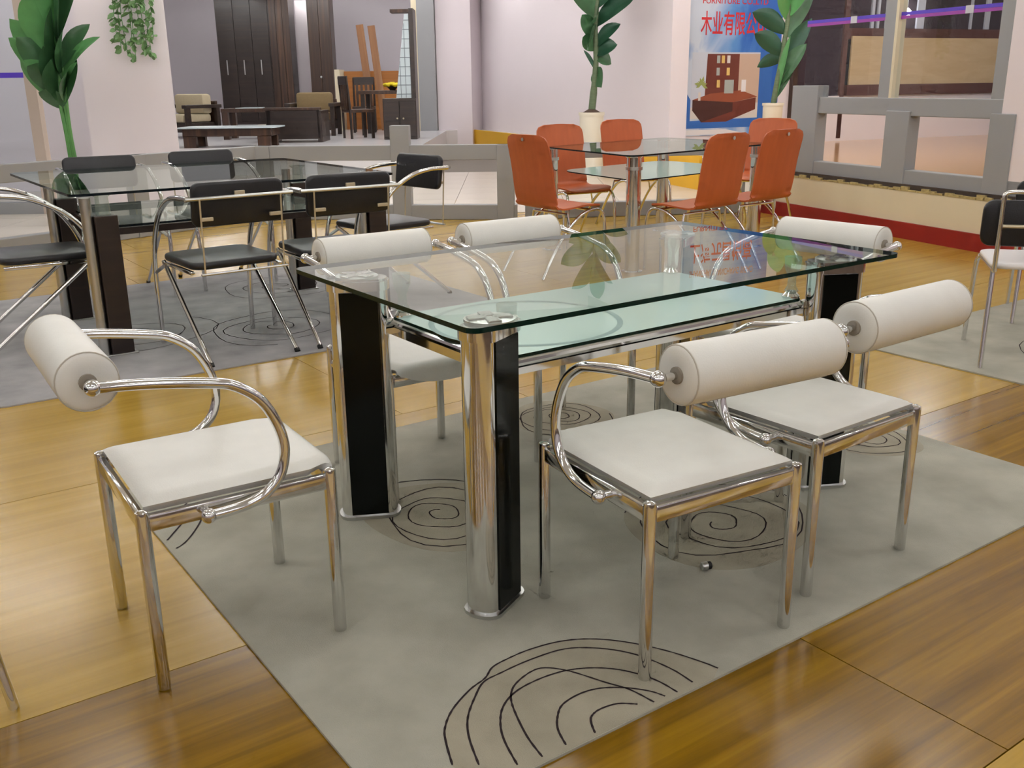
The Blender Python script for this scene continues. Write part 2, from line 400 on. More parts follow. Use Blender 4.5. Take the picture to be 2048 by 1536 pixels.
# column and grey door frame at the left end of the white wall
slab('wall_column', [(-1.36, 19.5), (-0.70, 19.5), (-0.40, 20.6), (-1.36, 20.6)], 0.0, CEIL, 'wall_white')
slab('trim_2', [(-1.69, 19.3), (-1.37, 19.3), (-1.37, 20.2), (-1.69, 20.2)], 0.0, CEIL, 'grey_paint')
slab('trim_3', [(-1.79, 19.32), (-1.69, 19.32), (-1.69, 20.2), (-1.79, 20.2)], 0.0, CEIL, 'wall_cream')
# back room, with an unseen header added to hide its lights from the tabletop
slab('light_blocker', [(-3.6, 13.9), (1.2, 14.9), (1.2, 15.1), (-3.6, 14.1)], 2.55, CEIL, 'wall_white')
slab('floor_back_room', [(-12, 14.6), (-1.28, 14.6), (-1.2, 19.3), (-0.9, 19.6), (-0.9, 27.5), (-12, 27.5)], 0.0, 0.40, 'tile_white')
wall('wall_back_room', (-12.4, 27.2), (0, 27.2), 0.2, 0.3, CEIL, 'wall_lilac')
wall('wall_back_room_side', (-1.3, 27.2), (-1.3, 20.3), -0.15, 0.3, CEIL, 'wall_lilac')
# square white pillar and the wall stub to its left
slab('wall_pillar', [(-4.58, 11.0), (-3.62, 11.0), (-3.98, 12.0), (-4.9, 12.0)], 0.0, CEIL, 'wall_white')
wall('wall_left', (-12.3, 12.6), (-4.5, 12.6), 0.2, 0.0, CEIL, 'wall_white')

# glazed partition at the far left with a strip of purple tape
win = struct(MB().prism(gpoly([(-8.2, 10.30), (-4.83, 10.30), (-4.83, 10.32), (-8.2, 10.32)]), 0.10, CEIL - .05).build('window_1', 'window_glass', smooth=0))
MB().prism(gpoly([(-4.86, 10.26), (-4.75, 10.26), (-4.75, 10.36), (-4.86, 10.36)]), 0.0, CEIL).build('window_frame', 'frame_taupe', win, 0)
MB().prism(gpoly([(-8.2, 10.26), (-4.86, 10.26), (-4.86, 10.36), (-8.2, 10.36)]), 0.0, 0.12).build('window_sill', 'grey_paint', win, 0)
MB().prism(gpoly([(-8.2, 10.285), (-4.87, 10.285), (-4.87, 10.295), (-8.2, 10.295)]), 1.36, 1.41).build('tape_strip', 'tape_blue', win, 0)

# grey wooden railing of the hall
def rail_run(name, a, b, z, parent=None, posts=(), h=.70, kind=True):
    a, b = Vector(a), Vector(b); L = (b - a).length; ang = math.atan2((b - a).y, (b - a).x)
    mt = Matrix.Translation((a.x, a.y, z)) @ Matrix.Rotation(ang, 4, 'Z')
    r = struct(MB().box(0, L, -.045, .045, .56, .70, .006, mt).build(name, 'grey_paint', smooth=0))
    MB().box(0, L, -.05, .05, 0.0, .14, .006, mt).build('bottom_rail', 'grey_paint', r, 0)
    for t, hh, wd in posts:
        MB().box(t - wd, t + wd, -.06, .06, 0.0, hh, .006, mt).build('post', 'grey_paint', r, 0)
    return r
rail_run('trim_4', (-1.6, 6.25), (2.5, 7.62), 0, posts=[(1.62, .88, .09), (.2, .7, .07), (3.0, .7, .07)])
rail_run('trim_5', (2.5, 7.62), (4.42, 5.98), 0, posts=[(.08, .7, .07), (1.42, .88, .09), (2.42, .70, .08)])
rail_run('trim_6', (4.50, 5.95), (6.45, 4.95), 0, posts=[(2.1, .70, .07)])

# right-hand platform: cream fascia with a red skirting board, railing on top
PD = Vector((-0.2235, -0.9747)); PN = Vector((0.9747, -0.2235)); P0 = Vector((6.45, 4.38))
def plat(a, b, n0, n1): return [tuple(P0 + PD * a + PN * n0), tuple(P0 + PD * b + PN * n0), tuple(P0 + PD * b + PN * n1), tuple(P0 + PD * a + PN * n1)]
struct(MB().prism(plat(-.5, 7, 0.0, 8.0), 0.0, 0.375).build('floor_platform_right', ['wall_cream'], smooth=0))
ptop = struct(MB().prism(plat(-.5, 7, 0.14, 8.0), 0.375, 0.382).build('floor_platform_boards', ['platform_wood'], smooth=0))
struct(MB().prism(plat(-.55, 7, -.022, 0.0), 0.0, 0.13).build('baseboard_right', 'red_board', smooth=0))
struct(MB().prism(plat(-.5, 7, .02, .13), 0.375, 0.425).build('trim_7', 'dark_gap', smooth=0))
chip = MB()
for k in range(46):
    a = -.35 + k * .075 + random.uniform(-.02, .02); hh = random.uniform(.012, .04)
    chip.prism([tuple(P0 + PD * (a + q) + PN * nn) for q, nn in ((0, -.004), (.08, -.004), (.075, .02), (.0, .02))], .376, .376 + hh * (0.4 + 0.6 * abs(math.sin(k * .9))))
o = chip.build('trim_8', 'plaster_chip', smooth=0); struct(o)
ra = P0 + PD * -.15 + PN * .10; rb = P0 + PD * 6.0 + PN * .10
rr = rail_run('trim_9', ra, rb, 0.395, posts=[(.19, .80, .18), (1.36, .60, .13), (2.39, .60, .11), (3.8, .6, .12), (5.1, .6, .12)])
# slim grey uprights of the glazed screen standing on the railing
uprights = struct(MB().prism(plat(.95, 1.07, .06, .14), 1.05, CEIL).build('trim_10', 'grey_paint', smooth=0))
MB().prism(plat(1.07, 1.10, .06, .14), 1.05, CEIL).build('edge_strip', 'wall_cream', uprights, 0)
MB().prism(plat(2.10, 2.21, .06, .14), 1.05, CEIL).build('upright', 'grey_paint', uprights, 0)
w2 = struct(MB().prism(plat(-.05, 2.12, .095, .10), 1.10, CEIL - .1).build('window_2', 'window_glass', smooth=0))
MB().prism(plat(-.05, 2.12, .085, .093), 1.70, 1.725).build('tape_strip', 'tape_purple', w2, 0)
MB().prism(plat(-.05, 2.12, .085, .093), 1.726, 1.752).build('tape_strip', 'tape_blue', w2, 0)
for t in (.52, 1.75): MB().prism(plat(t, t + .075, .080, .084), 1.70, 1.755).build('tape_clip', 'strip_light', w2, 0)
struct(MB().prism(plat(2.22, 7.0, .05, .25), .38, CEIL).build('wall_right', 'wall_white', smooth=0))
# the wall behind the railing: white dado, brown strip for the shadow below the boards, pale boards, dark glazing with light strips
q0 = p0 + B1 * 2.05
def bq(a, b, n0, n1): return gpoly([q0 + B1 * a - B2 * n0, q0 + B1 * b - B2 * n0, q0 + B1 * b - B2 * n1, q0 + B1 * a - B2 * n1])
struct(MB().prism(bq(.0, 8, -.2, 0), .35, CEIL).build('wall_back_right', 'dark_glazing', smooth=0))
struct(MB().prism(bq(.0, 8, 0, .10), .35, 1.02).build('wall_dado', 'wall_white', smooth=0))
dr = struct(MB().prism(bq(-.12, .62, 0, .06), .42, 3.2).build('door_1', 'dark_glazing', smooth=0))
MB().prism(bq(.62, .70, 0, .10), .42, 3.2).build('door_frame', 'brown_frame', dr, 0)
MB().prism(bq(-.20, -.12, 0, .08), .42, 3.2).build('door_frame', 'dark_wood', dr, 0)
struct(MB().prism(bq(.70, 8, 0, .16), 1.02, 1.17).build('board_shadow', 'brown_frame', smooth=0))  # solid brown strip standing in for the shadow under the boards
struct(MB().prism(bq(.70, 8, 0, .08), 1.80, 1.95).build('trim_12', 'brown_frame', smooth=0))
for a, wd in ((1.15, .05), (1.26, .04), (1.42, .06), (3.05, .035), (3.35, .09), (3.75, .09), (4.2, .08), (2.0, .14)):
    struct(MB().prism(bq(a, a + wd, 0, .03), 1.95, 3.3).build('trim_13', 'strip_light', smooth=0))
bo = tag(MB().prism(bq(.76, 1.52, .09, .12), 1.17, 1.84).build('wall_board', 'beige_panel', smooth=0), 'pale beige board left of the slim grey upright behind the right railing', 'board')
bo = tag(MB().prism(bq(1.53, 3.9, .09, .12), 1.17, 1.82).build('wall_board', 'beige_panel', smooth=0), 'wide pale beige board right of the slim grey upright behind the right railing', 'board')
wl = thing('glow_reflection', 'small glowing piece imitating a lamp reflection in the dark glazing above the wide beige board', 'reflection', G(*(q0 + B1 * 1.75 - B2 * .08), 2.17))  # glowing body added to imitate a lamp reflected in the glazing
MB().lathe([(.01, -.05), (.05, -.03), (.055, .02), (.02, .06)], 12).build('glow_body', 'lamp_warm' if 'lamp_warm' in M else 'tube_light', wl)
MB().tube([(0, 0, .05), (0, 0, .22)], .008, 6).build('stem', 'chrome_satin', wl)

# ceiling fluorescents (out of frame; their light and reflections fill the hall)
fx = thing('ceiling_light', 'slim fluorescent batten on the white ceiling, out of the frame', 'ceiling light', G(-7, -6, CEIL), GROT, 'fluorescent battens on the ceiling')
MB().box(-.64, .64, -.03, .03, -.30, -.26).box(-.5, -.48, -.01, .01, -.26, 0).box(.48, .5, -.01, .01, -.26, 0).build('housing', 'ceiling_white', fx, 0)
MB().tube([(-.60, 0, -.345), (.60, 0, -.345)], .04, 4, cap=False).build('tube', 'tube_light', fx, 0)
freeze(fx)
k = 0
for i in range(-3, 5):
    for j in list(range(-2, 5)) + [6, 7, 8, 9]:
        s, d = i * 2.3, j * 2.7
        if d > 11 and (s > -1.5 or d < 15.5): continue
        if k == 0: fx.location = G(s, d, CEIL)
        else: copy_tree(fx, G(s, d, CEIL), GROT, fx['label'])
        k += 1
for s, d in ((-3.2, 10.75), (-1.2, 10.75), (.0, 10.75), (1.2, 10.75), (3.4, 10.75), (5.6, 10.75), (7.5, 12.2), (5.6, 12.6), (-.6, 15.9), (-1.6, 16.9), (-.9, 18.3), (-2.6, 15.4), (-3.6, 12.9)): copy_tree(fx, G(s, d, CEIL), GROT + 90, fx['label'])  # extra unseen battens, added to brighten the back walls

# ================================================================== RUGS
def ribbon(mb, pts, wd, z):
    P = [Vector((q[0], q[1], 0)) for q in pts]; vs = []; fs = []
    for i, q in enumerate(P):
        t = (P[min(i + 1, len(P) - 1)] - P[max(i - 1, 0)]); t = t.normalized() if t.length > 1e-9 else Vector((1, 0, 0)); n = Vector((-t.y, t.x, 0)) * wd * (0.7 + 0.5 * abs(math.sin(i * 1.7))) / 2
        vs += [q + n + Vector((0, 0, z)), q - n + Vector((0, 0, z))]
    for i in range(len(P) - 1): fs.append((2 * i, 2 * i + 1, 2 * i + 3, 2 * i + 2))
    mb.add(vs, fs)
def rug(name, label, x0, x1, y0, y1, mat, h=.006, r=.02):
    o = MB().prism(roundrect(x0, x1, y0, y1, r), 0.0, h).build(name, mat, smooth=20)
    return tag(o, label, 'rug')
RZ = .006
rug1 = rug('rug', 'beige-grey rug with dark swirl lines under the glass table with white chairs', -.435, 2.045, -.425, 1.42, 'rug')
rug2 = rug('rug', 'grey rug under the glass table with black chairs', -.62, 2.15, 2.62, 4.95, 'rug_grey', r=.05)
rug3 = rug('rug', 'grey rug at the right edge under the chair with white seat', 2.95, 5.6, -1.6, 1.15, 'rug')
def clipr(pts, x0, x1, y0, y1): return [q for q in pts if x0 <= q[0] <= x1 and y0 <= q[1] <= y1]
def swirl(parent, cx, cy, rx, ry, turns, seed, bounds, tan=True, wd=.0042):
    rnd = random.Random(seed); mb = MB(); n = 26
    if tan:
        pl = []
        for k in range(40):
            a = 2 * PI * k / 40; f = .97 + .06 * math.sin(3 * a + seed); pl.append((min(max(cx + rx * f * math.cos(a), bounds[0]), bounds[1]), min(max(cy + ry * f * math.sin(a), bounds[2]), bounds[3])))
        MB().prism(pl, RZ, RZ + .0006).build('tan_patch', 'rug_tan', parent, 0)
    ph = [rnd.uniform(0, 6) for _ in range(4)]
    pts = []
    for k in range(int(turns * n) + 1):
        t = k / (turns * n); a = 2 * PI * k / n + seed; rr = .08 + .92 * t; wv = 1 + .10 * math.sin(a * .77 + ph[0]) + .08 * math.sin(1.6 * a + ph[1] + t * 4) + .04 * math.sin(4.3 * a + ph[2])
        pts.append((cx + rx * rr * wv * math.cos(a), cy + ry * rr * wv * math.sin(a)))
    seg = []
    for q in pts:
        if bounds[0] <= q[0] <= bounds[1] and bounds[2] <= q[1] <= bounds[3]: seg.append(q)
        else:
            if len(seg) > 2: ribbon(mb, seg, wd, RZ + .0012)
            seg = []
    if len(seg) > 2: ribbon(mb, seg, wd, RZ + .0012)
    mb.build('swirl_line', 'rug_line', parent, 0)
bd1 = (-.43, 2.04, -.42, 1.415)
swirl(rug1, .30, .66, .23, .26, 4.2, 1.0, bd1)
swirl(rug1, .92, .11, .30, .27, 4.0, 2.2, bd1)
swirl(rug1, 1.14, 1.14, .20, .20, 4.4, 3.4, bd1)
swirl(rug1, 1.86, .30, .16, .22, 3.6, 4.1, bd1)
mb = MB()
near_lines = [
 [(-0.2777, -0.3270), (-0.2520, -0.2622), (-0.2307, -0.2240), (-0.1864, -0.1818), (-0.1194, -0.1452), (-0.0702, -0.1295), (-0.0335, -0.1048), (0.0124, -0.0975), (0.0758, -0.0968), (0.1513, -0.1114), (0.2138, -0.1446), (0.2705, -0.2025), (0.3199, -0.2829), (0.3516, -0.3610), (0.3635, -0.4036)],
 [(-0.2371, -0.3568), (-0.2072, -0.2762), (-0.1742, -0.2217), (-0.1254, -0.1737), (-0.0810, -0.1398), (-0.0332, -0.1335), (0.0506, -0.1307), (0.1412, -0.1428), (0.2067, -0.1887), (0.2542, -0.2544), (0.2789, -0.3409), (0.2808, -0.4075)],
 [(-0.1782, -0.4002), (-0.1586, -0.3310), (-0.1346, -0.2811), (-0.0976, -0.2369), (-0.0473, -0.2096), (0.0183, -0.2018), (0.0871, -0.2108), (0.1475, -0.2413), (0.1930, -0.2892), (0.2225, -0.3529), (0.2294, -0.4141)],
 [(-0.1261, -0.4100), (-0.1140, -0.3449), (-0.0873, -0.2653), (-0.0643, -0.2188), (-0.0316, -0.1877), (0.0219, -0.1696), (0.0588, -0.1756), (0.0948, -0.2189), (0.1297, -0.2957), (0.1547, -0.3478), (0.1655, -0.4101)],
 [(-0.0678, -0.4091), (-0.0511, -0.3623), (-0.0272, -0.3302), (0.0069, -0.3035), (0.0603, -0.2956), (0.1069, -0.3059), (0.1510, -0.3362), (0.1852, -0.3770), (0.1984, -0.4086)],
 [(0.0014, -0.4146), (0.0173, -0.3831), (0.0325, -0.3681), (0.0597, -0.3614), (0.1010, -0.3688), (0.1332, -0.3947)],
]
pl = near_lines[1]
MB().prism([(max(min(q[0], 2.04), -.43), max(q[1], -.423)) for q in near_lines[0]] + [(.33, -.423), (-.28, -.423)], RZ, RZ + .0006).build('tan_patch', 'rug_tan', rug1, 0)
for ln in near_lines: ribbon(mb, clipr([tuple(q[:2]) for q in spline([(a, b, 0) for a, b in ln], 5)], *bd1), .0045, RZ + .0012)
mb.build('swirl_line', 'rug_line', rug1, 0); mb = MB()
for ln in ([(-0.2922, 1.1985), (-0.3442, 1.1456), (-0.4039, 1.0812)], [(-0.2633, 1.1674), (-0.3392, 1.0755), (-0.4223, 0.9718)], [(-0.2521, 1.1449), (-0.3088, 1.0310), (-0.3870, 0.9255), (-0.4535, 0.8911)]): ribbon(mb, clipr([tuple(q[:2]) for q in spline([(a, b, 0) for a, b in ln], 5)], *bd1), .005, RZ + .0012)
mb.build('swirl_line', 'rug_line', rug1, 0)
bd2 = (-.6, 2.13, 2.64, 4.93)
swirl(rug2, .15, 3.55, .42, .40, 3.0, .6, bd2, False, .005)
swirl(rug2, .85, 3.25, .40, .42, 3.4, 1.9, bd2, False, .005)
swirl(rug2, 1.3, 4.3, .40, .38, 3.2, 5.0, bd2, False, .005)
swirl(rug3, 3.7, .25, .38, .40, 3.0, 2.7, (2.97, 5.5, -1.5, 1.13), False, .004)

# ================================================================== MAIN GLASS TABLE
TL, TW, TH = 1.520, 0.923, 0.75
def glass_sheet(name, poly, z0, z1, mats, parent):
    """top and bottom faces clear, rim in the dark green of the glass edge"""
    n = len(poly); mb = MB()
    vs = [(p[0], p[1], z0) for p in poly] + [(p[0], p[1], z1) for p in poly]
    mb.mat(0).add(vs, [tuple(range(n, 2 * n))])
    mb.mat(2).add(vs, [tuple(reversed(range(n)))])
    mb.mat(1).add(vs, [(i, (i + 1) % n, n + (i + 1) % n, n + i) for i in range(n)])
    bm_ = bmesh.new(); o = mb.build(name, mats + ['glass_under'], parent, 0); bm_.from_mesh(o.data); bmesh.ops.remove_doubles(bm_, verts=bm_.verts, dist=1e-6); bmesh.ops.recalc_face_normals(bm_, faces=bm_.faces); bm_.to_mesh(o.data); bm_.free()
    return o
LU1, LV1, LU2, LV2 = .121, .0415, .236, .0415
def wedge_leg(parent, cx, cy, sx, sy, top, zb=RZ):
    """deep post turned 26 degrees in towards the table: chrome rounded nose and back, a black panel on each flank"""
    mt = Matrix.Translation((cx, cy, 0)) @ Matrix.Diagonal((sx, sy, 1, 1)) @ Matrix.Translation((-.0251, .0504, 0)) @ Matrix.Rotation(rad(26.5), 4, 'Z')
    def nose(off):
        pts = []
        for k in range(9):
            a = rad(90 + 180 * k / 8); pts.append((LU1 + (LV1 * .62 + off) * math.cos(a) , (LV1 + off) * math.sin(a)))
        for k in range(9):
            a = rad(-90 + 180 * k / 8); pts.append((LU2 + (LV2 * .62 + off) * math.cos(a), (LV2 + off) * math.sin(a)))
        return pts
    body = MB().prism(nose(0), zb + .009, top).xf(mt).build('leg', 'chrome', parent, 40)
    MB().prism(nose(.009), zb, zb + .009).xf(mt).build('base_plate', 'chrome_satin', body, 40)
    for sgn in (-1, 1):
        p0_, p1_ = Vector((LU1 + .004, sgn * (LV1 + .0))), Vector((LU2 - .004, sgn * (LV2 + .0))); t = (p1_ - p0_).normalized(); n = Vector((-t.y, t.x)) * sgn * .004
        MB().prism([p0_, p1_, p1_ + n, p0_ + n], zb + .014, top - .035).xf(mt).build('black_panel', 'black_panel', body, 0)
    # top clamp and the four-petal glass fixing
    MB().prism(nose(.006), top - .032, top - .006).xf(mt).build('top_collar', 'chrome', body, 40)
    cu = (LU1 + LU2) / 2
    MB().lathe([(.060, top), (.060, top + .006), (.012, top + .009)], 20, 'Z', (cu, 0, 0)).xf(mt).build('glass_fixing', 'chrome_satin', body)
    cr = MB()
    for k in range(4):
        cr.box(.007, .052, -.015, .015, top + .0065, top + .0110, .0015, mt @ Matrix.Translation((cu, 0, 0)) @ Matrix.Rotation(rad(45 + 90 * k), 4, 'Z'))
    cr.build('fixing_petals', 'chrome', body, 0)
    return body
mt_ = thing('dining_table', 'glass dining table with black and chrome legs standing among the white chairs', 'table', (0, 0, 0))
glass_sheet('glass_top', roundrect(0, TL, 0, TW, .03), TH - .012, TH, ['clear_glass', 'glass_edge'], mt_)
for cx, cy, a, b in ((0, 0, 1, 1), (0, TW, 1, -1), (TL, 0, -1, 1), (TL, TW, -1, -1)): wedge_leg(mt_, cx, cy, a, b, TH - .024)
SX0, SX1, SY0, SY1, SZ = .215, TL - .215, .185, TW - .185, .600
fr = MB().tube([(SX0 - .03, SY0, SZ - .006), (SX1 + .03, SY0, SZ - .006)], .012, 10).box(SX0 - .03, SX1 + .03, SY0 - .008, SY0 + .008, SZ - .035, SZ - .018).build('shelf_rail', 'chrome', mt_)
MB().tube([(SX0 - .03, SY1, SZ - .006), (SX1 + .03, SY1, SZ - .006)], .012, 10).box(SX0 - .03, SX1 + .03, SY1 - .008, SY1 + .008, SZ - .035, SZ - .018).build('shelf_rail', 'chrome', mt_)
MB().tube([(SX0, SY0 - .02, SZ - .006), (SX0, SY1 + .02, SZ - .006)], .012, 10).box(SX0 - .008, SX0 + .008, SY0 - .02, SY1 + .02, SZ - .04, SZ - .016).build('shelf_rail', 'chrome', mt_)
MB().tube([(SX1, SY0 - .02, SZ - .006), (SX1, SY1 + .02, SZ - .006)], .012, 10).box(SX1 - .008, SX1 + .008, SY0 - .02, SY1 + .02, SZ - .04, SZ - .016).build('shelf_rail', 'chrome', mt_)
sg = glass_sheet('frosted_shelf', roundrect(SX0 - .005, SX1 + .005, SY0 - .005, SY1 + .005, .02), SZ + .006, SZ + .014, ['frosted_glass', 'glass_edge'], mt_)
ring = MB(); cen = Vector((.47, .45)); n = 48
for k in range(n):
    a0, a1 = 2 * PI * k / n, 2 * PI * (k + 1) / n; vs = []
    for a, r_ in ((a0, .252), (a1, .252), (a1, .268), (a0, .268)): vs.append((cen.x + r_ * math.cos(a), cen.y + r_ * math.sin(a), SZ + .0146))
    ring.add(vs, [(0, 1, 2, 3)])
ring.build('etched_ring', 'etched', sg, 0)
for dx, dy in ((.045, .045), (.045, -.045), (-.045, .045), (-.045, -.045)):
    cx = SX0 + dx if dx > 0 else SX1 + dx; cy = SY0 + dy if dy > 0 else SY1 + dy
    cx, cy = (SX0 + .02 if dx > 0 else SX1 - .02), (SY0 + .02 if dy > 0 else SY1 - .02)
    pc = MB().lathe([(.022, SZ + .034), (.013, SZ + .05), (.012, TH - .075), (.024, TH - .045), (.026, TH - .0125)], 16, 'Z', (cx, cy, 0)).build('glass_post', 'acrylic', mt_)
    MB().lathe([(.026, SZ + .014), (.026, SZ + .020), (.014, SZ + .034)], 14, 'Z', (cx, cy, 0)).build('post_foot', 'chrome', pc)

# ================================================================== WHITE CHAIRS
ARM = [(-.268, .70), (-.165, .69), (-.05, .671), (.0, .656), (.05, .617), (.082, .557), (.093, .50), (.08, .446), (.047, .411), (.005, .394), (-.04, .389), (-.08, .388)]
def white_chair(label):
    t = thing('white_chair', label, 'chair', group='white chairs around the main table')
    H = .205
    for sx in (-1, 1):
        for sy in (-1, 1):
            MB().lathe([(.0135, 0), (.0145, .003), (.0145, .405), (.013, .413), (.006, .417)], 14, 'Z', (sx * H, sy * H, 0)).build('leg', 'chrome', t)
    for a, b in (((-H, -H), (H, -H)), ((-H, H), (H, H)), ((-H, -H), (-H, H)), ((H, -H), (H, H))):
        if a[1] == b[1]: MB().box(a[0] + .012, b[0] - .012, a[1] - .009, a[1] + .009, .368, .405, .004).build('seat_rail', 'chrome', t, 40)
        else: MB().box(a[0] - .009, a[0] + .009, a[1] + .012, b[1] - .012, .368, .405, .004).build('seat_rail', 'chrome', t, 40)
    def seat(u, v):
        # flat pad with a chamfered border; its front edge rolls over into a bowed apron
        ux = .5 - .5 * math.cos(PI * u) if False else u
        x = (ux - .5) * .398; e = max(0.0, 1 - (2 * ux - 1) ** 2); L = .424; drop = .060 * e ** .55; s_ = v * (L + drop); R = .020; x *= 1 - .085 * min(1.0, max(0.0, (s_ - .36) / .04))
        d = min(min(ux, 1 - ux) * .398, s_)
        ch = .014 * max(0.0, 1 - d / .030) ** 1.5
        if s_ < L - R: return (x, -.199 + s_, .4345 - ch)
        th = min((s_ - (L - R)) / R, PI / 2); extra = max(0, s_ - (L - R) - R * PI / 2)
        return (x, -.199 + L - R + R * math.sin(th), .4345 - ch - R * (1 - math.cos(th)) - extra)
    MB().grid(seat, 40, 44, .020).build('seat_cushion', 'leather', t, 60)
    r, L = .060, .200
    prof = [(1e-6, -L + .004), (.012, -L + .003), (.030, -L - .002), (.050, -L), (.057, -L + .003), (r, -L + .009), (r, -.12), (r, .12), (r, L - .009), (.057, L - .003), (.050, L), (.030, L + .002), (.012, L - .003), (1e-6, L - .004)]
    ro = MB().lathe(prof, 36, 'X', (0, -.268, .70)).build('backrest_roll', 'leather', t, 50)
    for sx in (-1, 1):
        MB().tube([(sx * (L - .004), -.268 + .0585 * math.cos(2 * PI * k / 32), .70 + .0585 * math.sin(2 * PI * k / 32)) for k in range(32)], .0016, 6, closed=True).build('piping', 'leather_seam', ro)
    MB().box(-L + .01, L - .01, -.268 - .016, -.268 - .010, .70 - .0595, .70 - .0575).build('seam', 'leather_seam', ro, 0)
    for sx in (-1, 1): MB().lathe([(.017, sx * (L - .006)), (.017, sx * (L + .004)), (.010, sx * (L + .0045))], 16, 'X', (0, -.268, .70)).build('grommet', 'grommet', ro)
    for sx in (-1, 1):
        X = sx * .245
        ar = MB().tube(spline([(X, y, z) for y, z in ARM], 5), .0115, 12).build('arm', 'chrome', t, 60)
        MB().ball((X, -.268, .70), .0165, 20).lathe([(.008, -.05 if sx > 0 else 0), (.008, 0 if sx > 0 else .05)], 10, 'X', (X, -.268, .70)).build('ball_joint', 'chrome', ar, 60)
        MB().ball((X, -.08, .388), .0165, 20).lathe([(.010, -.045 if sx > 0 else 0), (.010, 0 if sx > 0 else .045)], 10, 'X', (X, -.08, .388)).build('ball_joint', 'chrome', ar, 60)
    return freeze(t)
WL = ['white bolster-back chair at the left head of the glass table, standing half off the rug',
      'white bolster-back chair in front of the glass table, nearest the camera',
      'white bolster-back chair at the right front of the glass table, overlapped by the nearest',
      'white bolster-back chair behind the glass table, beside its left leg',
      'white bolster-back chair behind the middle of the glass table, below the orange chairs',
      'white bolster-back chair at the right head of the glass table, before the red skirting']
wp = [(-0.429, 0.457, -92.5), (0.433, -0.149, -5.5), (0.980, -0.099, 1.3), (0.440, 1.020, 179.0), (1.000, 1.020, 178.5), (1.570, 0.460, 95.0)]
wc = white_chair(WL[0])
for i, (x, y, a) in enumerate(wp):
    z = .002 if i == 0 else RZ
    if i == 0: wc.location = (x, y, z); wc.rotation_euler = (0, 0, rad(a))
    else: copy_tree(wc, (x, y, z), a, WL[i])

# small cap lying on the rug
kb = thing('leg_cap', 'tiny chrome and black leg cap lying on the rug', 'leg cap', (.672, -.065, RZ), -20)
MB().lathe([(.010, -.008), (.0115, -.006), (.0115, .008)], 14, 'X', (0, 0, .0115)).build('sleeve', 'chrome_satin', kb)
MB().lathe([(.0105, .0), (.0105, .010), (.008, .012)], 14, 'X', (.008, 0, .0115)).build('plug', 'black_rubber', kb)

# ================================================================== BLACK CHAIRS AND THEIR TABLE
def pad(w_, h_, th, r, bev, name, mat, parent, mtx, smooth=50):
    """upholstered pad: rounded rectangle with softened rim, standing in XZ, thickness along Y"""
    mb = MB(); out = roundrect(-w_ / 2, w_ / 2, -h_ / 2, h_ / 2, r, 5); n = len(out)
    def ring(sc_, y): return [(p[0] - math.copysign(min(abs(p[0]), sc_), p[0]) , y, p[1] - math.copysign(min(abs(p[1]), sc_), p[1])) for p in out]
    layers = [ring(bev, -th / 2), ring(bev * .3, -th / 2 + bev * .3), ring(0, -th / 2 + bev), ring(0, th / 2 - bev), ring(bev * .3, th / 2 - bev * .3), ring(bev, th / 2)]
    vs = [p for l in layers for p in l]; fs = [tuple(range(n)), tuple(reversed(range(5 * n, 6 * n)))]
    for i in range(5):
        for k in range(n): fs.append((i * n + k, (i + 1) * n + k, (i + 1) * n + (k + 1) % n, i * n + (k + 1) % n))
    return mb.add(vs, fs).xf(mtx).build(name, mat, parent, smooth)
T = Matrix.Translation
def Rx(a): return Matrix.Rotation(rad(a), 4, 'X')
def black_chair(name, label, group, seat_mat='black_leather', back_h=.20, back_z=.735, lower=False):
    t = thing(name, label, 'chair', group=group)
    pad(.43, .44, .036, .06, .012, 'seat', seat_mat, t, T((0, .02, .448)) @ Rx(90))
    bk = pad(.435, back_h, .034, .035, .011, 'backrest', 'black_leather', t, T((0, -.262, back_z)) @ Rx(8))
    for sx in (-1, 1):
        X = .245 * sx
        pth = spline([(X, -.29, .765), (X, -.15, .762), (X, -.02, .735), (X, .12, .655), (X * 1.0, .215, .53), (X, .262, .38), (X * .98, .28, .2), (X * .97, .285, 0.0)], 5)
        MB().tube(pth, .0125, 10).build('arm_leg', 'chrome', t, 60)
        rl = MB().tube([(.215 * sx, .21, .425), (.215 * sx, -.30, .012)], .0115, 10).build('rear_leg', 'chrome', t, 60)
        MB().tube([(.215 * sx, -.295, .014), (.215 * sx, -.308, .0)], .0135, 10).build('foot', 'black_rubber', rl)
        MB().tube([(.192 * sx, -.305, .765), (.192 * sx, -.285, .43)], .0042, 8).build('back_rod', 'brass_tab', t)
        MB().box(.135 * sx, .192 * sx, -.302, -.285, .665, .682, .003).build('tab', 'brass_tab', bk, 0)
        MB().box(.205 * sx, .225 * sx, -.19, .21, .412, .428, .003).build('side_rail', 'chrome', t, 40)
        MB().tube([(.205 * sx, .205, .41), (.25 * sx, .268, .36)], .009, 8).build('bracket', 'chrome_satin', t)
    MB().tube([(-.255, -.298, .765), (.255, -.298, .765)], .0085, 10).build('crossbar', 'chrome_satin', t)
    MB().box(-.024, .024, -.298, -.275, .765, .79, .002).build('tab', 'brass_tab', bk, 0)
    MB().tube([(-.21, -.285, .425), (.21, -.285, .425)], .006, 8).build('rear_rail', 'chrome_satin', t)
    return freeze(t)
gB = 'black chairs around the left table'
BL = [('black chair seen from behind, left of two in front of the grey glass table', .50, 2.985, 2),
      ('black chair seen from behind, right of two in front of the grey glass table', 1.07, 2.965, -3),
      ('black chair turned sideways at the right end of the grey glass table', 1.72, 3.58, 97),
      ('black chair back beyond the grey glass table, below the leafy plant', .43, 4.66, 178),
      ('black chair back beyond the grey glass table, right of the white pillar foot', 1.11, 4.74, 180),
      ('black chair at the left end of the grey glass table, cut by the frame', -.19, 3.70, -92)]
bc = black_chair('black_chair', BL[0][0], gB)
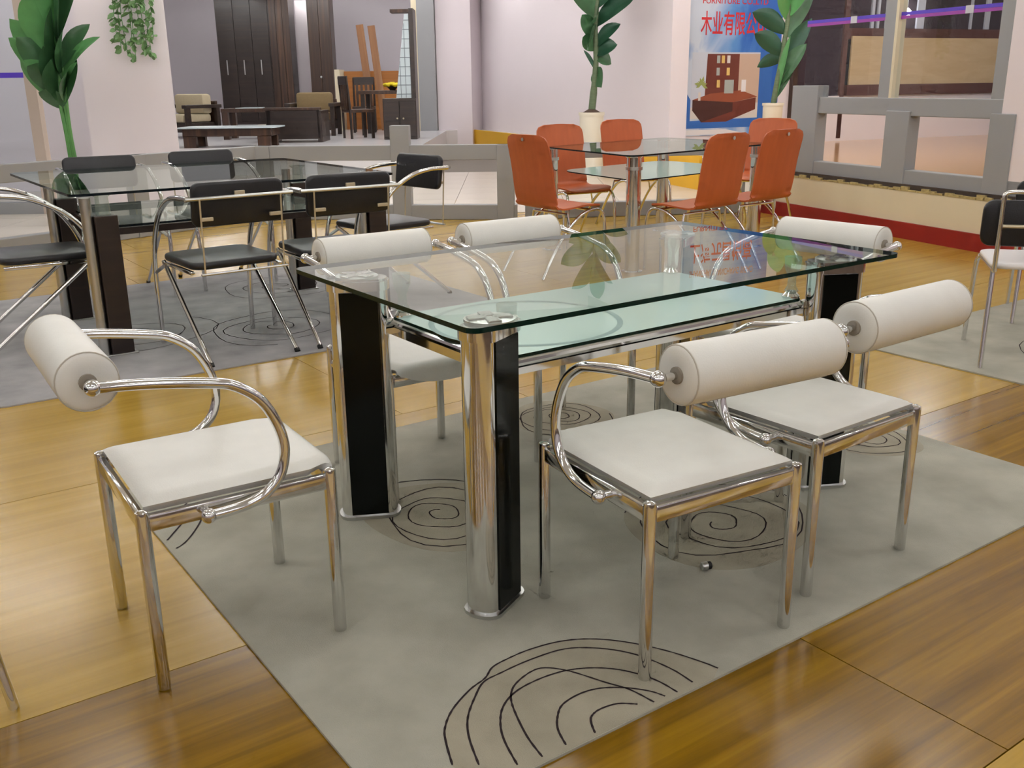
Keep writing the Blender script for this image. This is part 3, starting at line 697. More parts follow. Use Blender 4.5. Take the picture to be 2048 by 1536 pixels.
for i, (lb, x, y, a) in enumerate(BL):
    if i == 0: bc.location = (x, y, RZ); bc.rotation_euler = (0, 0, rad(a))
    else: copy_tree(bc, (x, y, RZ), a, lb)
# chairs with white seats at the right edge
gR = 'white-seated chairs at the right edge'
def right_chair(label):
    t = thing('white_seat_chair', label, 'chair', group=gR)
    pad(.42, .42, .026, .05, .010, 'seat', 'white_seat', t, T((0, .0, .448)) @ Rx(90))
    pad(.54, .20, .030, .045, .010, 'backrest', 'black_leather', t, T((0, -.20, .635)) @ Rx(4))
    for sx in (-1, 1):
        X = .20 * sx
        MB().tube(spline([(X, -.235, .43), (X, -.24, .62), (X, -.245, .74), (X * .96, -.245, .765), (X * .8, -.245, .772), (X * .4, -.245, .772), (0, -.245, .772)], 4), .0105, 10).build('back_post', 'chrome', t, 60)
        MB().tube(spline([(X, .20, .43), (X, .225, .415), (X * 1.05, .238, .36), (X * 1.1, .25, 0)], 4), .011, 10).build('leg', 'chrome', t, 60)
        MB().tube([(X, -.20, .43), (X * 1.05, -.26, .0)], .011, 10).build('leg', 'chrome', t, 60)
        MB().tube([(X, -.22, .43), (X, .20, .43)], .009, 10).build('side_rail', 'chrome', t, 60)
    MB().tube([(-.2, -.23, .625), (.2, -.23, .625)], .008, 8).build('crossbar', 'brass_tab', t)
    return freeze(t)
rc = right_chair('chrome chair with white seat and black back slats, cut by the right frame edge')
rc.location = (3.37, .52, RZ); rc.rotation_euler = (0, 0, rad(-53))
copy_tree(rc, (-1.253, .359, 0), 54.7, 'chrome chair beyond the left frame edge, only the foot of one leg showing')
copy_tree(rc, (4.28, .83, RZ), -60, 'chrome chair with black back just behind the white-seated one at the right edge')

# left table
bt = thing('dining_table', 'grey glass dining table with black and chrome legs standing among the black chairs', 'table', (0, 0, 0))
X0, X1, Y0, Y1, BZ = -.13, 1.53, 3.08, 4.62, .79
glass_sheet('glass_top', roundrect(X0, X1, Y0, Y1, .05), BZ - .012, BZ, ['clear_glass_grey', 'glass_edge_dark'], bt)
for cx, cy in ((.01, 3.20), (1.44, 3.22), (.03, 4.12), (1.38, 4.10)):
    lg = MB().tube([(cx - .055, cy, RZ), (cx - .055, cy, BZ - .03)], .026, 14).build('leg', 'chrome_satin', bt)
    MB().box(cx - .03, cx + .075, cy - .035, cy + .035, RZ + .004, BZ - .115, .004).build('black_panel', 'black_wood', lg, 0)
    MB().lathe([(.035, BZ - .115), (.03, BZ - .03), (.05, BZ - .0135)], 14, 'Z', (cx + .02, cy, 0)).build('glass_fixing', 'acrylic', lg)
    MB().box(cx - .075, cx + .09, cy - .045, cy + .045, RZ, RZ + .006, .002).build('base_plate', 'chrome_satin', lg, 0)
glass_sheet('shelf', roundrect(X0 + .22, X1 - .22, Y0 + .22, Y1 - .30, .04), .600, .610, ['acrylic', 'glass_edge_dark'], bt)
for y in (Y0 + .22, Y1 - .30): MB().box(X0 + .19, X1 - .19, y - .012, y + .012, .565, .598, .003).build('shelf_rail', 'black_wood', bt, 0)
for x in (X0 + .21, X1 - .21): MB().box(x - .012, x + .012, Y0 + .20, Y1 - .28, .566, .597, .003).build('shelf_rail', 'black_wood', bt, 0)
for x in (X0 + .22, X1 - .22):
    for y in (Y0 + .24, Y1 - .32): MB().box(x - .03, x + .03, y - .02, y + .02, .611, .635, .003).build('shelf_clip', 'chrome_satin', bt, 0)

# ================================================================== ORANGE CHAIRS AND THEIR TABLE
ot = thing('dining_table', 'glass dining table on four chrome tubes standing among the orange chairs', 'table', (0, 0, 0))
OP = [(3.33, 3.18), (4.98, 3.40), (5.02, 4.62), (3.52, 4.36)]; OZ = .785
glass_sheet('glass_top', roundpoly(OP, .10), OZ - .010, OZ, ['clear_glass_grey', 'glass_edge_dark'], ot)
oc = Vector((sum(q[0] for q in OP) / 4, sum(q[1] for q in OP) / 4))
LP = []
for i, q in enumerate(OP):
    v = Vector(q); v = v + (oc - v) * (.10, .13, .13, .06)[i]; LP.append(v)
    lg = MB().lathe([(.075, 0), (.075, .008), (.05, .012), (.05, OZ - .02), (.06, OZ - .0105)], 20, 'Z', (v.x, v.y, 0)).build('leg', 'chrome', ot)
    MB().lathe([(.057, OZ - .10), (.057, OZ - .08)], 20, 'Z', (v.x, v.y, 0)).build('collar', 'chrome_satin', lg)
sh = [tuple(oc + (v - oc) * .92) for v in LP]
glass_sheet('frosted_shelf', roundpoly(sh, .18), .60, .608, ['frosted_glass', 'glass_edge_dark'], ot)
def orange_chair(label):
    t = thing('orange_chair', label, 'chair', group='orange chairs around the rear table')
    prof = spline([(0, .235, .425), (0, .20, .442), (0, .10, .448), (0, -.05, .438), (0, -.13, .436), (0, -.178, .455), (0, -.205, .50), (0, -.222, .58), (0, -.24, .70), (0, -.265, .82), (0, -.292, .925)], 4)
    n = len(prof) - 1; ln = [0.0]
    for i in range(n): ln.append(ln[-1] + (prof[i + 1] - prof[i]).length)
    tot = ln[-1]
    def sheet(u, v):
        i = v * n; k = min(int(i), n - 1); f = i - k; q = prof[k].lerp(prof[k + 1], f); s_ = ln[k] + (ln[k + 1] - ln[k]) * f
        w_ = .215
        e = min(s_, tot - s_); rr = .075
        if e < rr: w_ -= rr - math.sqrt(max(rr * rr - (rr - e) ** 2, 0))
        x = (2 * u - 1) * w_
        cur = .018 * (2 * u - 1) ** 2
        return (x, q.y + (cur if s_ > .45 else 0), q.z + (cur * .3 if s_ < .4 else 0))
    MB().grid(sheet, 10, n, .011).build('seat_shell', 'orange_ply', t, 70)
    for sx in (-1, 1):
        X = .205 * sx
        MB().tube(spline([(X * 1.06, .245, 0), (X * 1.05, .245, .22), (X * 1.03, .238, .36), (X, .205, .418), (X, .13, .424), (X, .02, .385), (X, -.10, .28), (X * 1.02, -.21, .14), (X * 1.05, -.30, .0)], 5), .011, 10).build('leg_loop', 'chrome', t, 60)
    MB().tube([(-.2, .16, .418), (.2, .16, .418)], .009, 8).build('front_rail', 'chrome', t)
    MB().tube([(-.2, -.06, .32), (-.18, -.06, .405), (.18, -.06, .405), (.2, -.06, .32)], .009, 8).build('rear_rail', 'chrome', t)
    MB().lathe([(.012, 0), (.012, .004)], 10, 'Y', (0, -.300, .895)).build('badge', 'chrome_satin', t)
    return freeze(t)
OL = [('orange chair at the left end of the rear glass table, turned sideways', 3.06, 3.62, -88),
      ('orange chair on the far side of the rear table, left of the potted plant', 3.91, 4.47, 172),
      ('orange chair on the far side of the rear table, right of the potted plant', 4.94, 4.90, 170),
      ('orange chair on the near side of the rear table, left of two side by side', 3.77, 3.02, 4),
      ('orange chair at the far right end of the rear table, below the poster', 5.70, 4.12, 112),
      ('orange chair on the near side of the rear table, against the grey railing post', 4.38, 3.08, 2)]
och = orange_chair(OL[0][0])
for i, (lb, x, y, a) in enumerate(OL):
    if i == 0: och.location = (x, y, 0); och.rotation_euler = (0, 0, rad(a))
    else: copy_tree(och, (x, y, 0), a, lb)

# ================================================================== POSTER
pa = p0 + B1 * .13 - B2 * .012
ps = gthing('poster', 'blue company poster with red Chinese lettering and an office desk picture', 'poster', pa.x, pa.y, 0.0, math.degrees(math.atan2(B1.y, B1.x)))
PW, PZ0, PZ1 = 1.52, .52, 3.35
MB().box(0, PW, -.004, .010, PZ0, PZ1).build('panel', 'poster_print', ps, 0)
def text(body, u, z, size, wd, mat, parent, name='lettering', bold=.0):
    cu = bpy.data.curves.new('text', 'FONT'); cu.body = body; cu.size = 1.0; cu.extrude = 0.0; cu.offset = bold
    tmp = bpy.data.objects.new('text_tmp', cu); C.objects.link(tmp)
    dg = bpy.context.evaluated_depsgraph_get(); me = bpy.data.meshes.new_from_object(tmp.evaluated_get(dg))
    bpy.data.objects.remove(tmp)
    xs = [v.co.x for v in me.vertices]; ys = [v.co.y for v in me.vertices]
    sx = wd / (max(xs) - min(xs)); sy = size / (max(ys) - min(ys)); x0, y0 = min(xs), min(ys)
    for v in me.vertices: v.co = Vector((u + (v.co.x - x0) * sx, -.0065, z + (v.co.y - y0) * sy))
    me.materials.clear(); me.materials.append(M[mat])
    o = bpy.data.objects.new(name, me); C.objects.link(o); o.parent = parent; return o
TZ = dict(mu=1.840, mt=2.150, fu=2.230, sb=2.490, st=2.780)
text('木业有限公司', .19, TZ['mu'], TZ['mt'] - TZ['mu'], 1.06, 'red_print', ps, bold=.012)
text('FURNITURE CO.,LTD', .21, TZ['fu'], .085, 1.05, 'red_print', ps, bold=.008)
text('上海元昌怡高', .17, TZ['sb'], TZ['st'] - TZ['sb'], 1.06, 'red_print', ps, bold=.012)
text('SHANGHAI YUANCHANG YIGAO', .17, TZ['st'] + .10, .10, 1.1, 'orange_print', ps, bold=.006)
# the printed picture: an office desk before a cabinet
pic = MB().box(.08, 1.22, -.0052, -.0042, .74, 1.62).build('picture', 'print_sky', ps, 0)
def pr(mat, pts, lift=.0008, name='picture_piece'):
    mb = MB(); n = len(pts); mb.add([(.08 + (a - .16) * 1.267, -.0055 - lift, b) for a, b in pts], [tuple(range(n))]); return mb.build(name, mat, pic, 0)
pr('print_blue', [(.10, .62), (1.2, .62), (1.2, .75), (.10, .72)], .0002)
pr('print_blue', [(.10, .62), (.155, .62), (.155, 1.0), (.10, 1.1)], .0003)
pr('print_blue', [(1.03, .62), (1.2, .62), (1.2, 1.65), (1.03, 1.62)], .0003)
pr('print_cream', [(.155, .75), (1.03, .75), (1.03, .98), (.155, .90)], .0003)
pr('print_beige', [(.72, .95), (1.03, .95), (1.03, 1.60), (.72, 1.60)], .0004)
pr('print_brown', [(.33, .98), (.76, .98), (.76, 1.60), (.35, 1.60)], .0008)
pr('print_brown_light', [(.10 + .08, 1.0), (.70, .96), (1.02, 1.03), (.80, 1.12), (.40, 1.08)], .0012)
pr('print_brown_dark', [(.18, .86), (.18, 1.0), (.70, .96), (.70, .84), (.30, .70)], .0016)
pr('print_brown', [(.70, .84), (.70, .96), (1.0, 1.02), (1.0, .86), (.62, .70), (.30, .70)], .0014)
for a, b, c_ in ((.47, 1.48, 'print_grey'), (.53, 1.48, 'print_yellow'), (.60, 1.48, 'print_cream'), (.47, 1.32, 'print_grey'), (.60, 1.32, 'print_yellow'), (.48, 1.16, 'print_yellow')): pr(c_, [(a, b), (a + .04, b), (a + .04, b + .10), (a, b + .10)], .0014)
pr('print_grey', [(.58, 1.08), (.70, 1.08), (.70, 1.26), (.58, 1.26)], .0013)
for k in range(8):
    a = rad(-25 + 33 * k); r_ = .115 - .02 * (k % 3)
    pr('print_green', [(.285, 1.20), (.285 + r_ * .6 * math.cos(a - .35) * .8, 1.20 + r_ * .6 * math.sin(a - .35)), (.285 + r_ * math.cos(a) * .8, 1.20 + r_ * math.sin(a)), (.285 + r_ * .55 * math.cos(a + .3) * .8, 1.20 + r_ * .55 * math.sin(a + .3))], .0018 + k * .0001)
pr('print_cream', [(.25, .99), (.28, .99), (.28, 1.10), (.25, 1.10)], .0020)
pr('white_print', [(.80, 1.10), (.86, 1.10), (.86, 1.26), (.80, 1.26)], .0018)
pr('white_print', [(0.0, .53), (.9, .53), (.62, .60), (0.0, .60)], .0004)

# ================================================================== PLANTS
def leaf(mb, base, tip, wd, sag=.15, fold=.25, n=7, roll=0.0):
    """broad pointed leaf from base to tip with a curved midrib and a fold along it"""
    a, b = Vector(base), Vector(tip); ax = (b - a); L = ax.length
    side = ax.cross(Vector((0, 0, 1)));
    if side.length < 1e-4: side = Vector((1, 0, 0))
    side.normalize(); side = Matrix.Rotation(roll, 3, ax.normalized()) @ side; nn = side.cross(ax).normalized()
    vs = []; fs = []
    for i in range(n + 1):
        t = i / n; w_ = wd * math.sin(PI * min(t * .92 + .08, 1)) ** .75 if i < n else .002
        c = a + ax * t + Vector((0, 0, 1)) * sag * L * math.sin(PI * t)
        for k in (-1, -.5, 0, .5, 1): vs.append(c + side * w_ * k * .5 + nn * fold * w_ * abs(k) * .5)
    for i in range(n):
        for k in range(4): fs.append((i * 5 + k, i * 5 + k + 1, i * 5 + 6 + k, i * 5 + 5 + k))
    mb.add(vs, fs)
def pot(parent, r, h, mat='pot_white'):
    MB().lathe([(r * .72, 0), (r * .8, .02), (r, h - .03), (r * 1.07, h - .03), (r * 1.07, h), (r * .92, h), (r * .9, h - .04)], 24).build('pot', mat, parent, 40)
    MB().lathe([(r * .9, h - .05), (r * .3, h - .01), (.001, h + .005)], 20).build('soil', 'soil', parent, 40)
# tree by the white wall
pt = gthing('potted_plant', 'tall broad-leaved potted plant on the yellow-edged ledge against the white wall', 'plant', 1.13, 13.75, .0)
MB().lathe([(.17, .0), (.17, .40)], 16).build('pot_stand', 'pot_white', pt, 40)
pp = bpy.data.objects.new('pot', MB().lathe([(.13, .40), (.16, .50), (.165, .82), (.178, .82), (.178, .86), (.155, .86), (.15, .82)], 24).mesh('pot', 'pot_white', 40)); C.objects.link(pp); pp.parent = pt
MB().lathe([(.152, .84), (.05, .90), (.001, .92)], 20).build('soil', 'soil', pt, 40)
MB().tube(spline([(0, 0, .86), (.03, 0, 1.2), (.05, 0, 1.5), (.04, 0, 1.9), (.06, 0, 2.4), (.05, 0, 2.9)], 4), [.05] * 4 + [.042] * 4 + [.036] * 4 + [.03] * 4 + [.02] * 5, 10).build('trunk', 'stalk', pt, 60)
lv = [((.06, 0, 1.42), (.12, -.12, 1.18), .26, 'leaf'), ((.05, 0, 1.40), (-.12, -.05, 1.66), .05, 'leaf_dark'), ((.05, 0, 1.72), (.36, -.1, 1.98), .17, 'leaf_dark'), ((.05, 0, 1.62), (.32, -.12, 1.72), .20, 'leaf_dark'), ((.05, 0, 1.58), (.26, .05, 1.48), .18, 'leaf'),
      ((.04, 0, 1.68), (-.14, -.12, 1.82), .20, 'leaf'), ((.05, 0, 1.80), (-.15, -.1, 2.10), .20, 'leaf'), ((.05, 0, 1.98), (.52, -.15, 2.28), .24, 'leaf_dark'), ((.05, 0, 1.95), (-.08, -.25, 1.65), .2, 'leaf'), ((.05, 0, 2.08), (-.30, .05, 2.42), .24, 'leaf'),
      ((.06, 0, 2.1), (.02, -.3, 2.0), .22, 'leaf'), ((.05, 0, 2.3), (.45, .1, 2.72), .24, 'leaf'), ((.05, 0, 2.35), (-.42, -.1, 2.70), .26, 'leaf'), ((.05, 0, 2.5), (.30, -.3, 2.95), .24, 'leaf_dark'), ((.05, 0, 2.6), (-.25, .1, 3.10), .24, 'leaf'), ((.05, 0, 2.75), (.15, .1, 3.25), .22, 'leaf'), ((.05, 0, 2.2), (.28, -.1, 2.42), .18, 'leaf_dark')]
for b, t_, wd, mt in lv:
    mb = MB(); leaf(mb, b, t_, wd * 1.15, .10, .25, 8, random.uniform(-.35, .35) + 1.3); mb.build('leaf', mt, pt, 60)
# plant before the poster
p2 = gthing('potted_plant', 'potted plant with long upright leaves standing at the right edge of the poster', 'plant', 3.24, 12.4, .0)
MB().box(-.14, .14, -.14, .14, 0, .70, .01).build('pot_stand', 'pot_white', p2, 0)
MB().lathe([(.10, .70), (.115, .72), (.12, .95), (.13, .95), (.13, .98), (.11, .98), (.1, .94)], 20).build('pot', 'pot_white', p2, 40)
MB().lathe([(.11, .94), (.02, .97), (.001, .98)], 16).build('soil', 'soil', p2, 40)
MB().tube(spline([(0, 0, .95), (.05, 0, 1.35), (.10, 0, 1.8), (.14, 0, 2.4)], 4), [.035] * 4 + [.03] * 4 + [.026] * 5, 10).build('trunk', 'stalk', p2, 60)
for b, t_, wd, mt in [((.05, 0, 1.2), (.33, -.1, 1.66), .20, 'leaf'), ((.06, 0, 1.35), (.40, 0, 1.95), .20, 'leaf_dark'), ((.08, 0, 1.55), (-.30, -.1, 1.78), .22, 'leaf_dark'), ((.08, 0, 1.50), (-.20, .1, 1.40), .16, 'leaf_dark'), ((.10, 0, 1.75), (.42, .1, 2.30), .22, 'leaf'), ((.10, 0, 1.8), (-.34, -.1, 2.02), .22, 'leaf_dark'), ((.12, 0, 1.95), (.02, -.2, 2.36), .26, 'leaf_light'), ((.12, 0, 2.0), (.36, -.25, 2.5), .28, 'leaf_light'), ((.12, 0, 2.1), (.55, .1, 2.6), .25, 'leaf'), ((.03, 0, 1.05), (.22, -.05, 1.42), .10, 'leaf'), ((.02, 0, 1.0), (.13, -.1, 1.75), .09, 'leaf_light'), ((.14, 0, 2.2), (.2, 0, 2.62), .22, 'leaf_light')]:
    mb = MB(); leaf(mb, b, t_, wd, .08, .3, 8, random.uniform(-.35, .35) + 1.25); mb.build('leaf', mt, p2, 60)
# big plant at the far left
p3 = gthing('potted_plant', 'large bright green plant on thin stems at the far left behind the black chairs', 'plant', -4.16, 9.55, 0)
MB().lathe([(.13, 0), (.15, .04), (.19, .42), (.20, .42), (.20, .46), (.17, .46), (.16, .42)], 22).build('pot', 'grey_paint', p3, 40)
MB().lathe([(.17, .41), (.05, .45), (.001, .46)], 16).build('soil', 'soil', p3, 40)
for k, (dx, h) in enumerate(((-.03, 1.25), (.02, 1.4), (.05, 1.6), (-.06, 1.7))):
    MB().tube(spline([(dx * .6, 0, .42), (dx * .4 - .02, 0, .9), (dx * 1.2 - .05, .03, h)], 5), .017, 8).build('stem', 'stalk_green', p3, 60)
for b, t_, wd, mt in [((-.05, 0, 1.22), (-.34, -.15, 1.86), .30, 'leaf_light'), ((-.03, 0, 1.20), (-.22, -.2, 1.45), .26, 'leaf'), ((-.05, 0, 1.15), (-.05, -.2, 1.62), .26, 'leaf'), ((-.05, 0, 1.1), (.10, .1, 1.55), .22, 'leaf'), ((0, 0, 1.35), (.42, -.05, 1.70), .15, 'leaf_light'), ((0, 0, 1.45), (.28, .1, 1.82), .18, 'leaf'), ((-.02, 0, 1.5), (-.3, .1, 2.12), .26, 'leaf_light'), ((0, 0, 1.6), (.16, -.1, 2.2), .26, 'leaf'), ((-.03, 0, 1.7), (-.05, -.2, 2.35), .30, 'leaf_light'), ((0, 0, 1.7), (.3, .1, 2.4), .26, 'leaf'), ((-.04, 0, 1.6), (-.4, 0, 2.4), .25, 'leaf'), ((-.06, 0, 1.25), (.05, -.15, 1.95), .26, 'leaf'), ((-.02, 0, 1.15), (.22, -.15, 1.48), .14, 'leaf_light'), ((-.04, 0, 1.08), (-.20, -.1, 1.22), .18, 'leaf'), ((-.05, 0, 1.3), (-.28, -.2, 1.70), .26, 'leaf'), ((-.05, 0, 1.25), (-.40, -.1, 1.70), .28, 'leaf_light'), ((-.04, 0, 1.12), (-.30, -.15, 1.50), .30, 'leaf_light'), ((-.05, 0, 1.2), (.02, -.25, 1.50), .30, 'leaf'), ((0, 0, 1.4), (.15, -.2, 1.75), .28, 'leaf'), ((-.05, 0, 1.55), (-.15, -.2, 2.05), .34, 'leaf_light'), ((0, 0, 1.15), (.14, -.2, 1.4), .2, 'leaf')]:
    mb = MB(); leaf(mb, b, t_, wd * .95, .10, .28, 8, random.uniform(-.35, .35) + 1.25); mb.build('leaf', mt, p3, 60)
# vine hanging on the pillar
vn = gthing('hanging_vine', 'trailing green vine hanging down the front of the white pillar', 'plant', -3.92, 10.93, 0)
rv = random.Random(5)
for k in range(9):
    x0 = -.20 + .05 * k; zb = (1.72, 1.62, 1.58, 1.66, 1.52, 1.68, 1.60, 1.55, 1.75)[k]
    pth = spline([(x0 * .6, 0, 2.75), (x0 * .85, -.05, 2.35), (x0 + rv.uniform(-.02, .02), -.04, 2.0), (x0 * 1.05 + rv.uniform(-.03, .03), -.03, zb)], 6)
    st = MB().tube(pth, .004, 5).build('tendril', 'stalk_green', vn)
    mb = MB()
    for q in pth[2:]:
        for _ in range(2):
            a = rv.uniform(0, 2 * PI); L = rv.uniform(.05, .09)
            leaf(mb, q, (q.x + L * math.cos(a), q.y - .01 - .04 * rv.random(), q.z + L * .6 * math.sin(a) - .03), .05, .05, .2, 3, rv.uniform(0, 2))
    mb.build('leaves', 'leaf_vine', st, 60)

# ================================================================== BACK ROOM FURNITURE
def gb(name, label, cat, s, d, z, rz=0.0, group=None): return gthing(name, label, cat, s, d, z, rz, group)
ZB = .40
# tall dark wardrobes
wd1 = gb('wardrobe', 'wide tall dark brown wardrobe at the back of the far room', 'wardrobe', -5.85, 24.3, ZB)
MB().box(-.90, .80, -.28, .32, 0, 2.80).build('body', 'black_wood', wd1, 0)
for k in range(3):
    d_ = MB().box(-.88 + k * .40, -.49 + k * .40, -.305, -.282, .06, 2.77, .004).build('door', 'black_wood', wd1, 0)
    MB().box(-.72 + k * .40, -.70 + k * .40, -.33, -.306, 1.12, 1.45).build('handle', 'chrome_satin', d_, 0)
for k in range(3): MB().box(.34 + k * .155, .49 + k * .155, -.305, -.282, .06, 2.77, .004).build('door', 'dark_wood', wd1, 0)
wd2 = gb('wardrobe', 'narrow tall dark brown panel cabinet right of the white gap in the far room', 'wardrobe', -4.36, 24.1, ZB)
MB().box(-.25, .28, -.2, .3, 0, 2.80).build('body', 'dark_wood', wd2, 0)
for k in range(2): MB().box(-.245 + k * .26, .01 + k * .26, -.222, -.202, .03, 2.77, .004).build('door', 'dark_wood', wd2, 0)
MB().ball((.0, -.235, 1.05), .03, 8).build('knob', 'chrome_satin', wd2)
wp_ = tag(MB().box(-.30, .30, -.03, .03, 0, 2.80).build('room_divider', 'wall_white', None, 0), 'tall narrow white divider standing between the two dark wardrobes', 'divider'); wp_.location = G(-4.78, 24.9, ZB); wp_.rotation_euler = (0, 0, rad(GROT))
# planks and board leaning on the wall
for k, (s, top, lb) in enumerate(((-2.62, 1.98, 'left orange-brown wooden plank leaning behind the yellow flowers'), (-2.40, 1.96, 'right orange-brown wooden plank leaning behind the yellow flowers'))):
    pk = MB().box(-.07, .07, -.015, .015, 0, top).build('plank', 'oak_plank', None, 0)
    pk.location = G(s - .02, 19.8, ZB); pk.rotation_euler = (rad(-4), rad(-6), rad(GROT)); tag(pk, lb, 'plank', 'planks leaning in the far room')
ob = tag(MB().box(-.55, .55, -.02, .02, 0, 1.12).build('board', 'orange_board', None, 0), 'low orange wooden board standing behind the dark dining chairs', 'board'); ob.location = G(-2.72, 20.4, ZB); ob.rotation_euler = (0, 0, rad(GROT))
wb = tag(MB().box(-.05, .05, -.3, .3, 0, 1.15).build('panel_end', 'wall_cream', None, 0), 'upright cream panel end beside the orange board in the far room', 'panel'); wb.location = G(-3.33, 20.2, ZB); wb.rotation_euler = (0, 0, rad(GROT))
# display hutch with latticed glass
hu = gb('display_hutch', 'dark display cabinet with pale latticed glass tower beside the grey frame', 'cabinet', -1.75, 16.6, ZB)
MB().box(-.28, .26, -.25, .25, 0, .64, .006).build('body', 'black_wood', hu, 0)
for k in range(2): 
    d_ = MB().box(-.27 + k * .265, -.015 + k * .265, -.272, -.252, .04, .60, .004).build('door', 'black_wood', hu, 0); MB().ball((-.05 + k * .1, -.285, .33), .015, 8).build('knob', 'brass_tab', d_)
MB().box(.19, .26, -.22, .25, .64, 2.0, .004).build('side_panel', 'black_wood', hu, 0)
MB().box(-.12, .26, -.05, .25, 1.95, 2.0, .004).build('top_shelf', 'dark_wood', hu, 0)
lat = MB(); lat.prism([(-.05, .60 - .6), (.18, 0), (.18, .02), (-.05, .02)], 0, 0) if False else None
tw = MB().add([(-.06, -.2, .645), (.185, -.2, .645), (.185, -.2, 1.92), (.12, -.2, 1.92), (-.06, .1, .645), (.185, .1, .645), (.185, .1, 1.92), (.12, .1, 1.92)], [(0, 1, 2, 3), (7, 6, 5, 4), (0, 3, 7, 4), (1, 5, 6, 2), (3, 2, 6, 7), (0, 4, 5, 1)]).build('glass_tower', 'lattice_white', hu, 0)
for k in range(9):
    z = .70 + .14 * k; xl = -.06 + .18 * (z - .645) / 1.275
    MB().box(xl, .185, -.207, -.201, z, z + .012).build('lattice_bar', 'lattice_bar', tw, 0)
for x in (.02, .10): MB().box(x, x + .008, -.207, -.201, .65, .645 + 1.275 * min(1, (x + .06) / .18)).build('lattice_bar', 'lattice_bar', tw, 0)
# dining corner with yellow flowers
dt = gb('wooden_table', 'dark wooden dining table carrying a bowl of yellow flowers', 'table', -2.2, 18.2, ZB)
MB().box(-.45, .55, -.4, .4, .70, .76, .005).build('table_top', 'dark_wood', dt, 0)
for x in (-.36, .46):
    for y in (-.34, .34): MB().box(x - .035, x + .035, y - .035, y + .035, 0, .70).build('leg', 'black_wood', dt, 0)
fl = gb('flower_bowl', 'dark bowl packed with yellow roses', 'flowers', -2.04, 17.95, ZB + .76)
MB().lathe([(.05, 0), (.055, .015), (.10, .06), (.11, .07), (.09, .065)], 16).build('bowl', 'black_wood', fl)
rf = random.Random(3)
for k in range(11):
    a = k * 2.4; r_ = .045 * math.sqrt(k)
    MB().lathe([(.001, -.03), (.036, -.015), (.052, .012), (.038, .036), (.014, .026)], 9, 'Z', (r_ * math.cos(a), r_ * math.sin(a), .105 - r_ * .15)).build('flower', 'yellow_flower', fl)
for k in range(6): 
    mb = MB(); a = k * 1.05; leaf(mb, (.05 * math.cos(a), .05 * math.sin(a), .07), (.15 * math.cos(a), .15 * math.sin(a), .10), .06, .1, .2, 4); mb.build('leaf', 'leaf', fl)
def wood_chair(label, s, d, rz):
    t = gb('wooden_chair', label, 'chair', s, d, ZB, rz, 'dark dining chairs in the far room')
    MB().box(-.21, .21, -.21, .21, .42, .47, .006).build('seat', 'dark_wood', t, 0)
    for x in (-.19, .19):
        MB().box(x - .022, x + .022, .16, .205, 0, .42).build('leg', 'black_wood', t, 0)
        MB().tube([(x, -.19, 0), (x, -.195, .45), (x, -.235, .98)], [.022, .024, .02], 6).build('leg', 'black_wood', t, 0)
    MB().box(-.2, .2, -.25, -.215, .86, 1.0, .006).build('top_rail', 'black_wood', t, 0)
    for k in range(4): MB().box(-.15 + k * .085, -.105 + k * .085, -.228, -.205, .47, .87).build('slat', 'dark_wood', t, 0)
    return t
wood_chair('dark slat-back dining chair facing the flower table, nearest one', -2.52, 16.9, -62)
wood_chair('dark slat-back dining chair behind the flower table, by the orange board', -2.72, 19.1, 185)
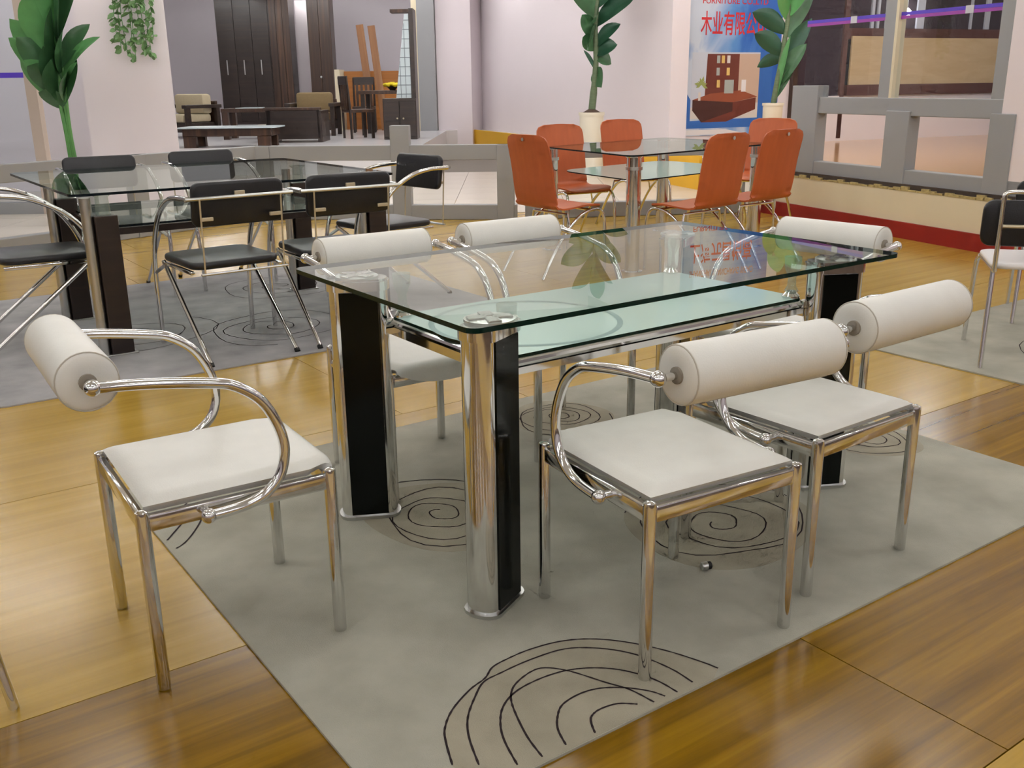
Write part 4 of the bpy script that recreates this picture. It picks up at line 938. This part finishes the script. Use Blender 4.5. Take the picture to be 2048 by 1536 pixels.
# lounge: coffee table with glass, armchair, sofas
ct = gb('coffee_table', 'low dark coffee table with a pale glass top in the far room', 'table', -4.15, 14.85, ZB)
MB().prism(roundrect(-.68, .78, -.30, .42, .10), .275, .29).build('glass_top', 'lattice_white', ct, 40)
MB().box(-.60, .70, -.22, .34, .16, .27, .01).build('frame', 'dark_wood', ct, 0)
for x in (-.50, .58):
    for y in (-.18, .28): MB().box(x - .09, x + .09, y - .05, y + .05, 0, .16).build('leg', 'dark_wood', ct, 0)
ac = gb('armchair', 'dark wooden armchair with beige cushion, its panel back towards the camera', 'armchair', -3.36, 15.85, ZB)
MB().box(-.44, .40, -.06, .0, .05, .50, .006).build('back_panel', 'black_wood', ac, 0)
MB().box(-.46, .42, -.10, .02, .49, .53, .005).build('top_rail', 'dark_wood', ac, 0)
for x in (-.43, .36): MB().box(x, x + .07, -.06, .62, 0, .48, .005).build('arm', 'black_wood', ac, 0)
MB().box(-.36, .36, .02, .62, .16, .34, .04).build('cushion', 'beige_fabric', ac, 40)
MB().box(-.72, -.36, .10, .55, .12, .26, .05).build('cushion', 'beige_fabric', ac, 40)
def sofa(label, s, d, wd, rz, fab):
    t = gb('sofa', label, 'sofa', s, d, ZB, rz)
    MB().box(-wd, wd, -.4, .4, .10, .26, .01).build('base', 'black_wood', t, 0)
    MB().box(-wd, wd, .33, .40, .10, .62, .01).build('back_panel', 'dark_wood', t, 0)
    for x in (-wd - .08, wd - .02): 
        MB().box(x, x + .10, -.42, .42, .50, .56, .008).build('armrest', 'black_wood', t, 0)
        for y in (-.38, .30): MB().box(x + .015, x + .085, y, y + .08, 0, .50).build('leg', 'black_wood', t, 0)
    n = max(1, round(wd / .32))
    for k in range(n):
        a = -wd + .03 + 2 * (wd - .03) / n * k; b = a + 2 * (wd - .03) / n - .02
        MB().box(a, b, -.38, .28, .26, .40, .04).build('seat_cushion', fab, t, 40)
        MB().box(a, b, .10, .32, .40, .74, .05).build('back_cushion', fab, t, 40)
    return t
sofa('dark framed sofa with olive back cushions behind the armchair', -3.5, 18.2, .36, 0, 'olive_fabric')
sofa('dark framed sofa with beige cushions at the left of the far room', -5.75, 18.0, .40, -30, 'beige_fabric')
st = gb('side_table', 'low dark side table with a pale inlay between the sofas', 'table', -4.45, 17.2, ZB)
MB().box(-.36, .70, -.30, .30, .44, .50, .006).build('table_top', 'dark_wood', st, 0)
MB().box(-.12, .25, -.26, .26, .501, .512).build('inlay', 'lattice_white', st, 0)
for x in (-.30, .62):
    for y in (-.24, .24): MB().box(x - .05, x + .05, y - .05, y + .05, 0, .44).build('leg', 'dark_wood', st, 0)
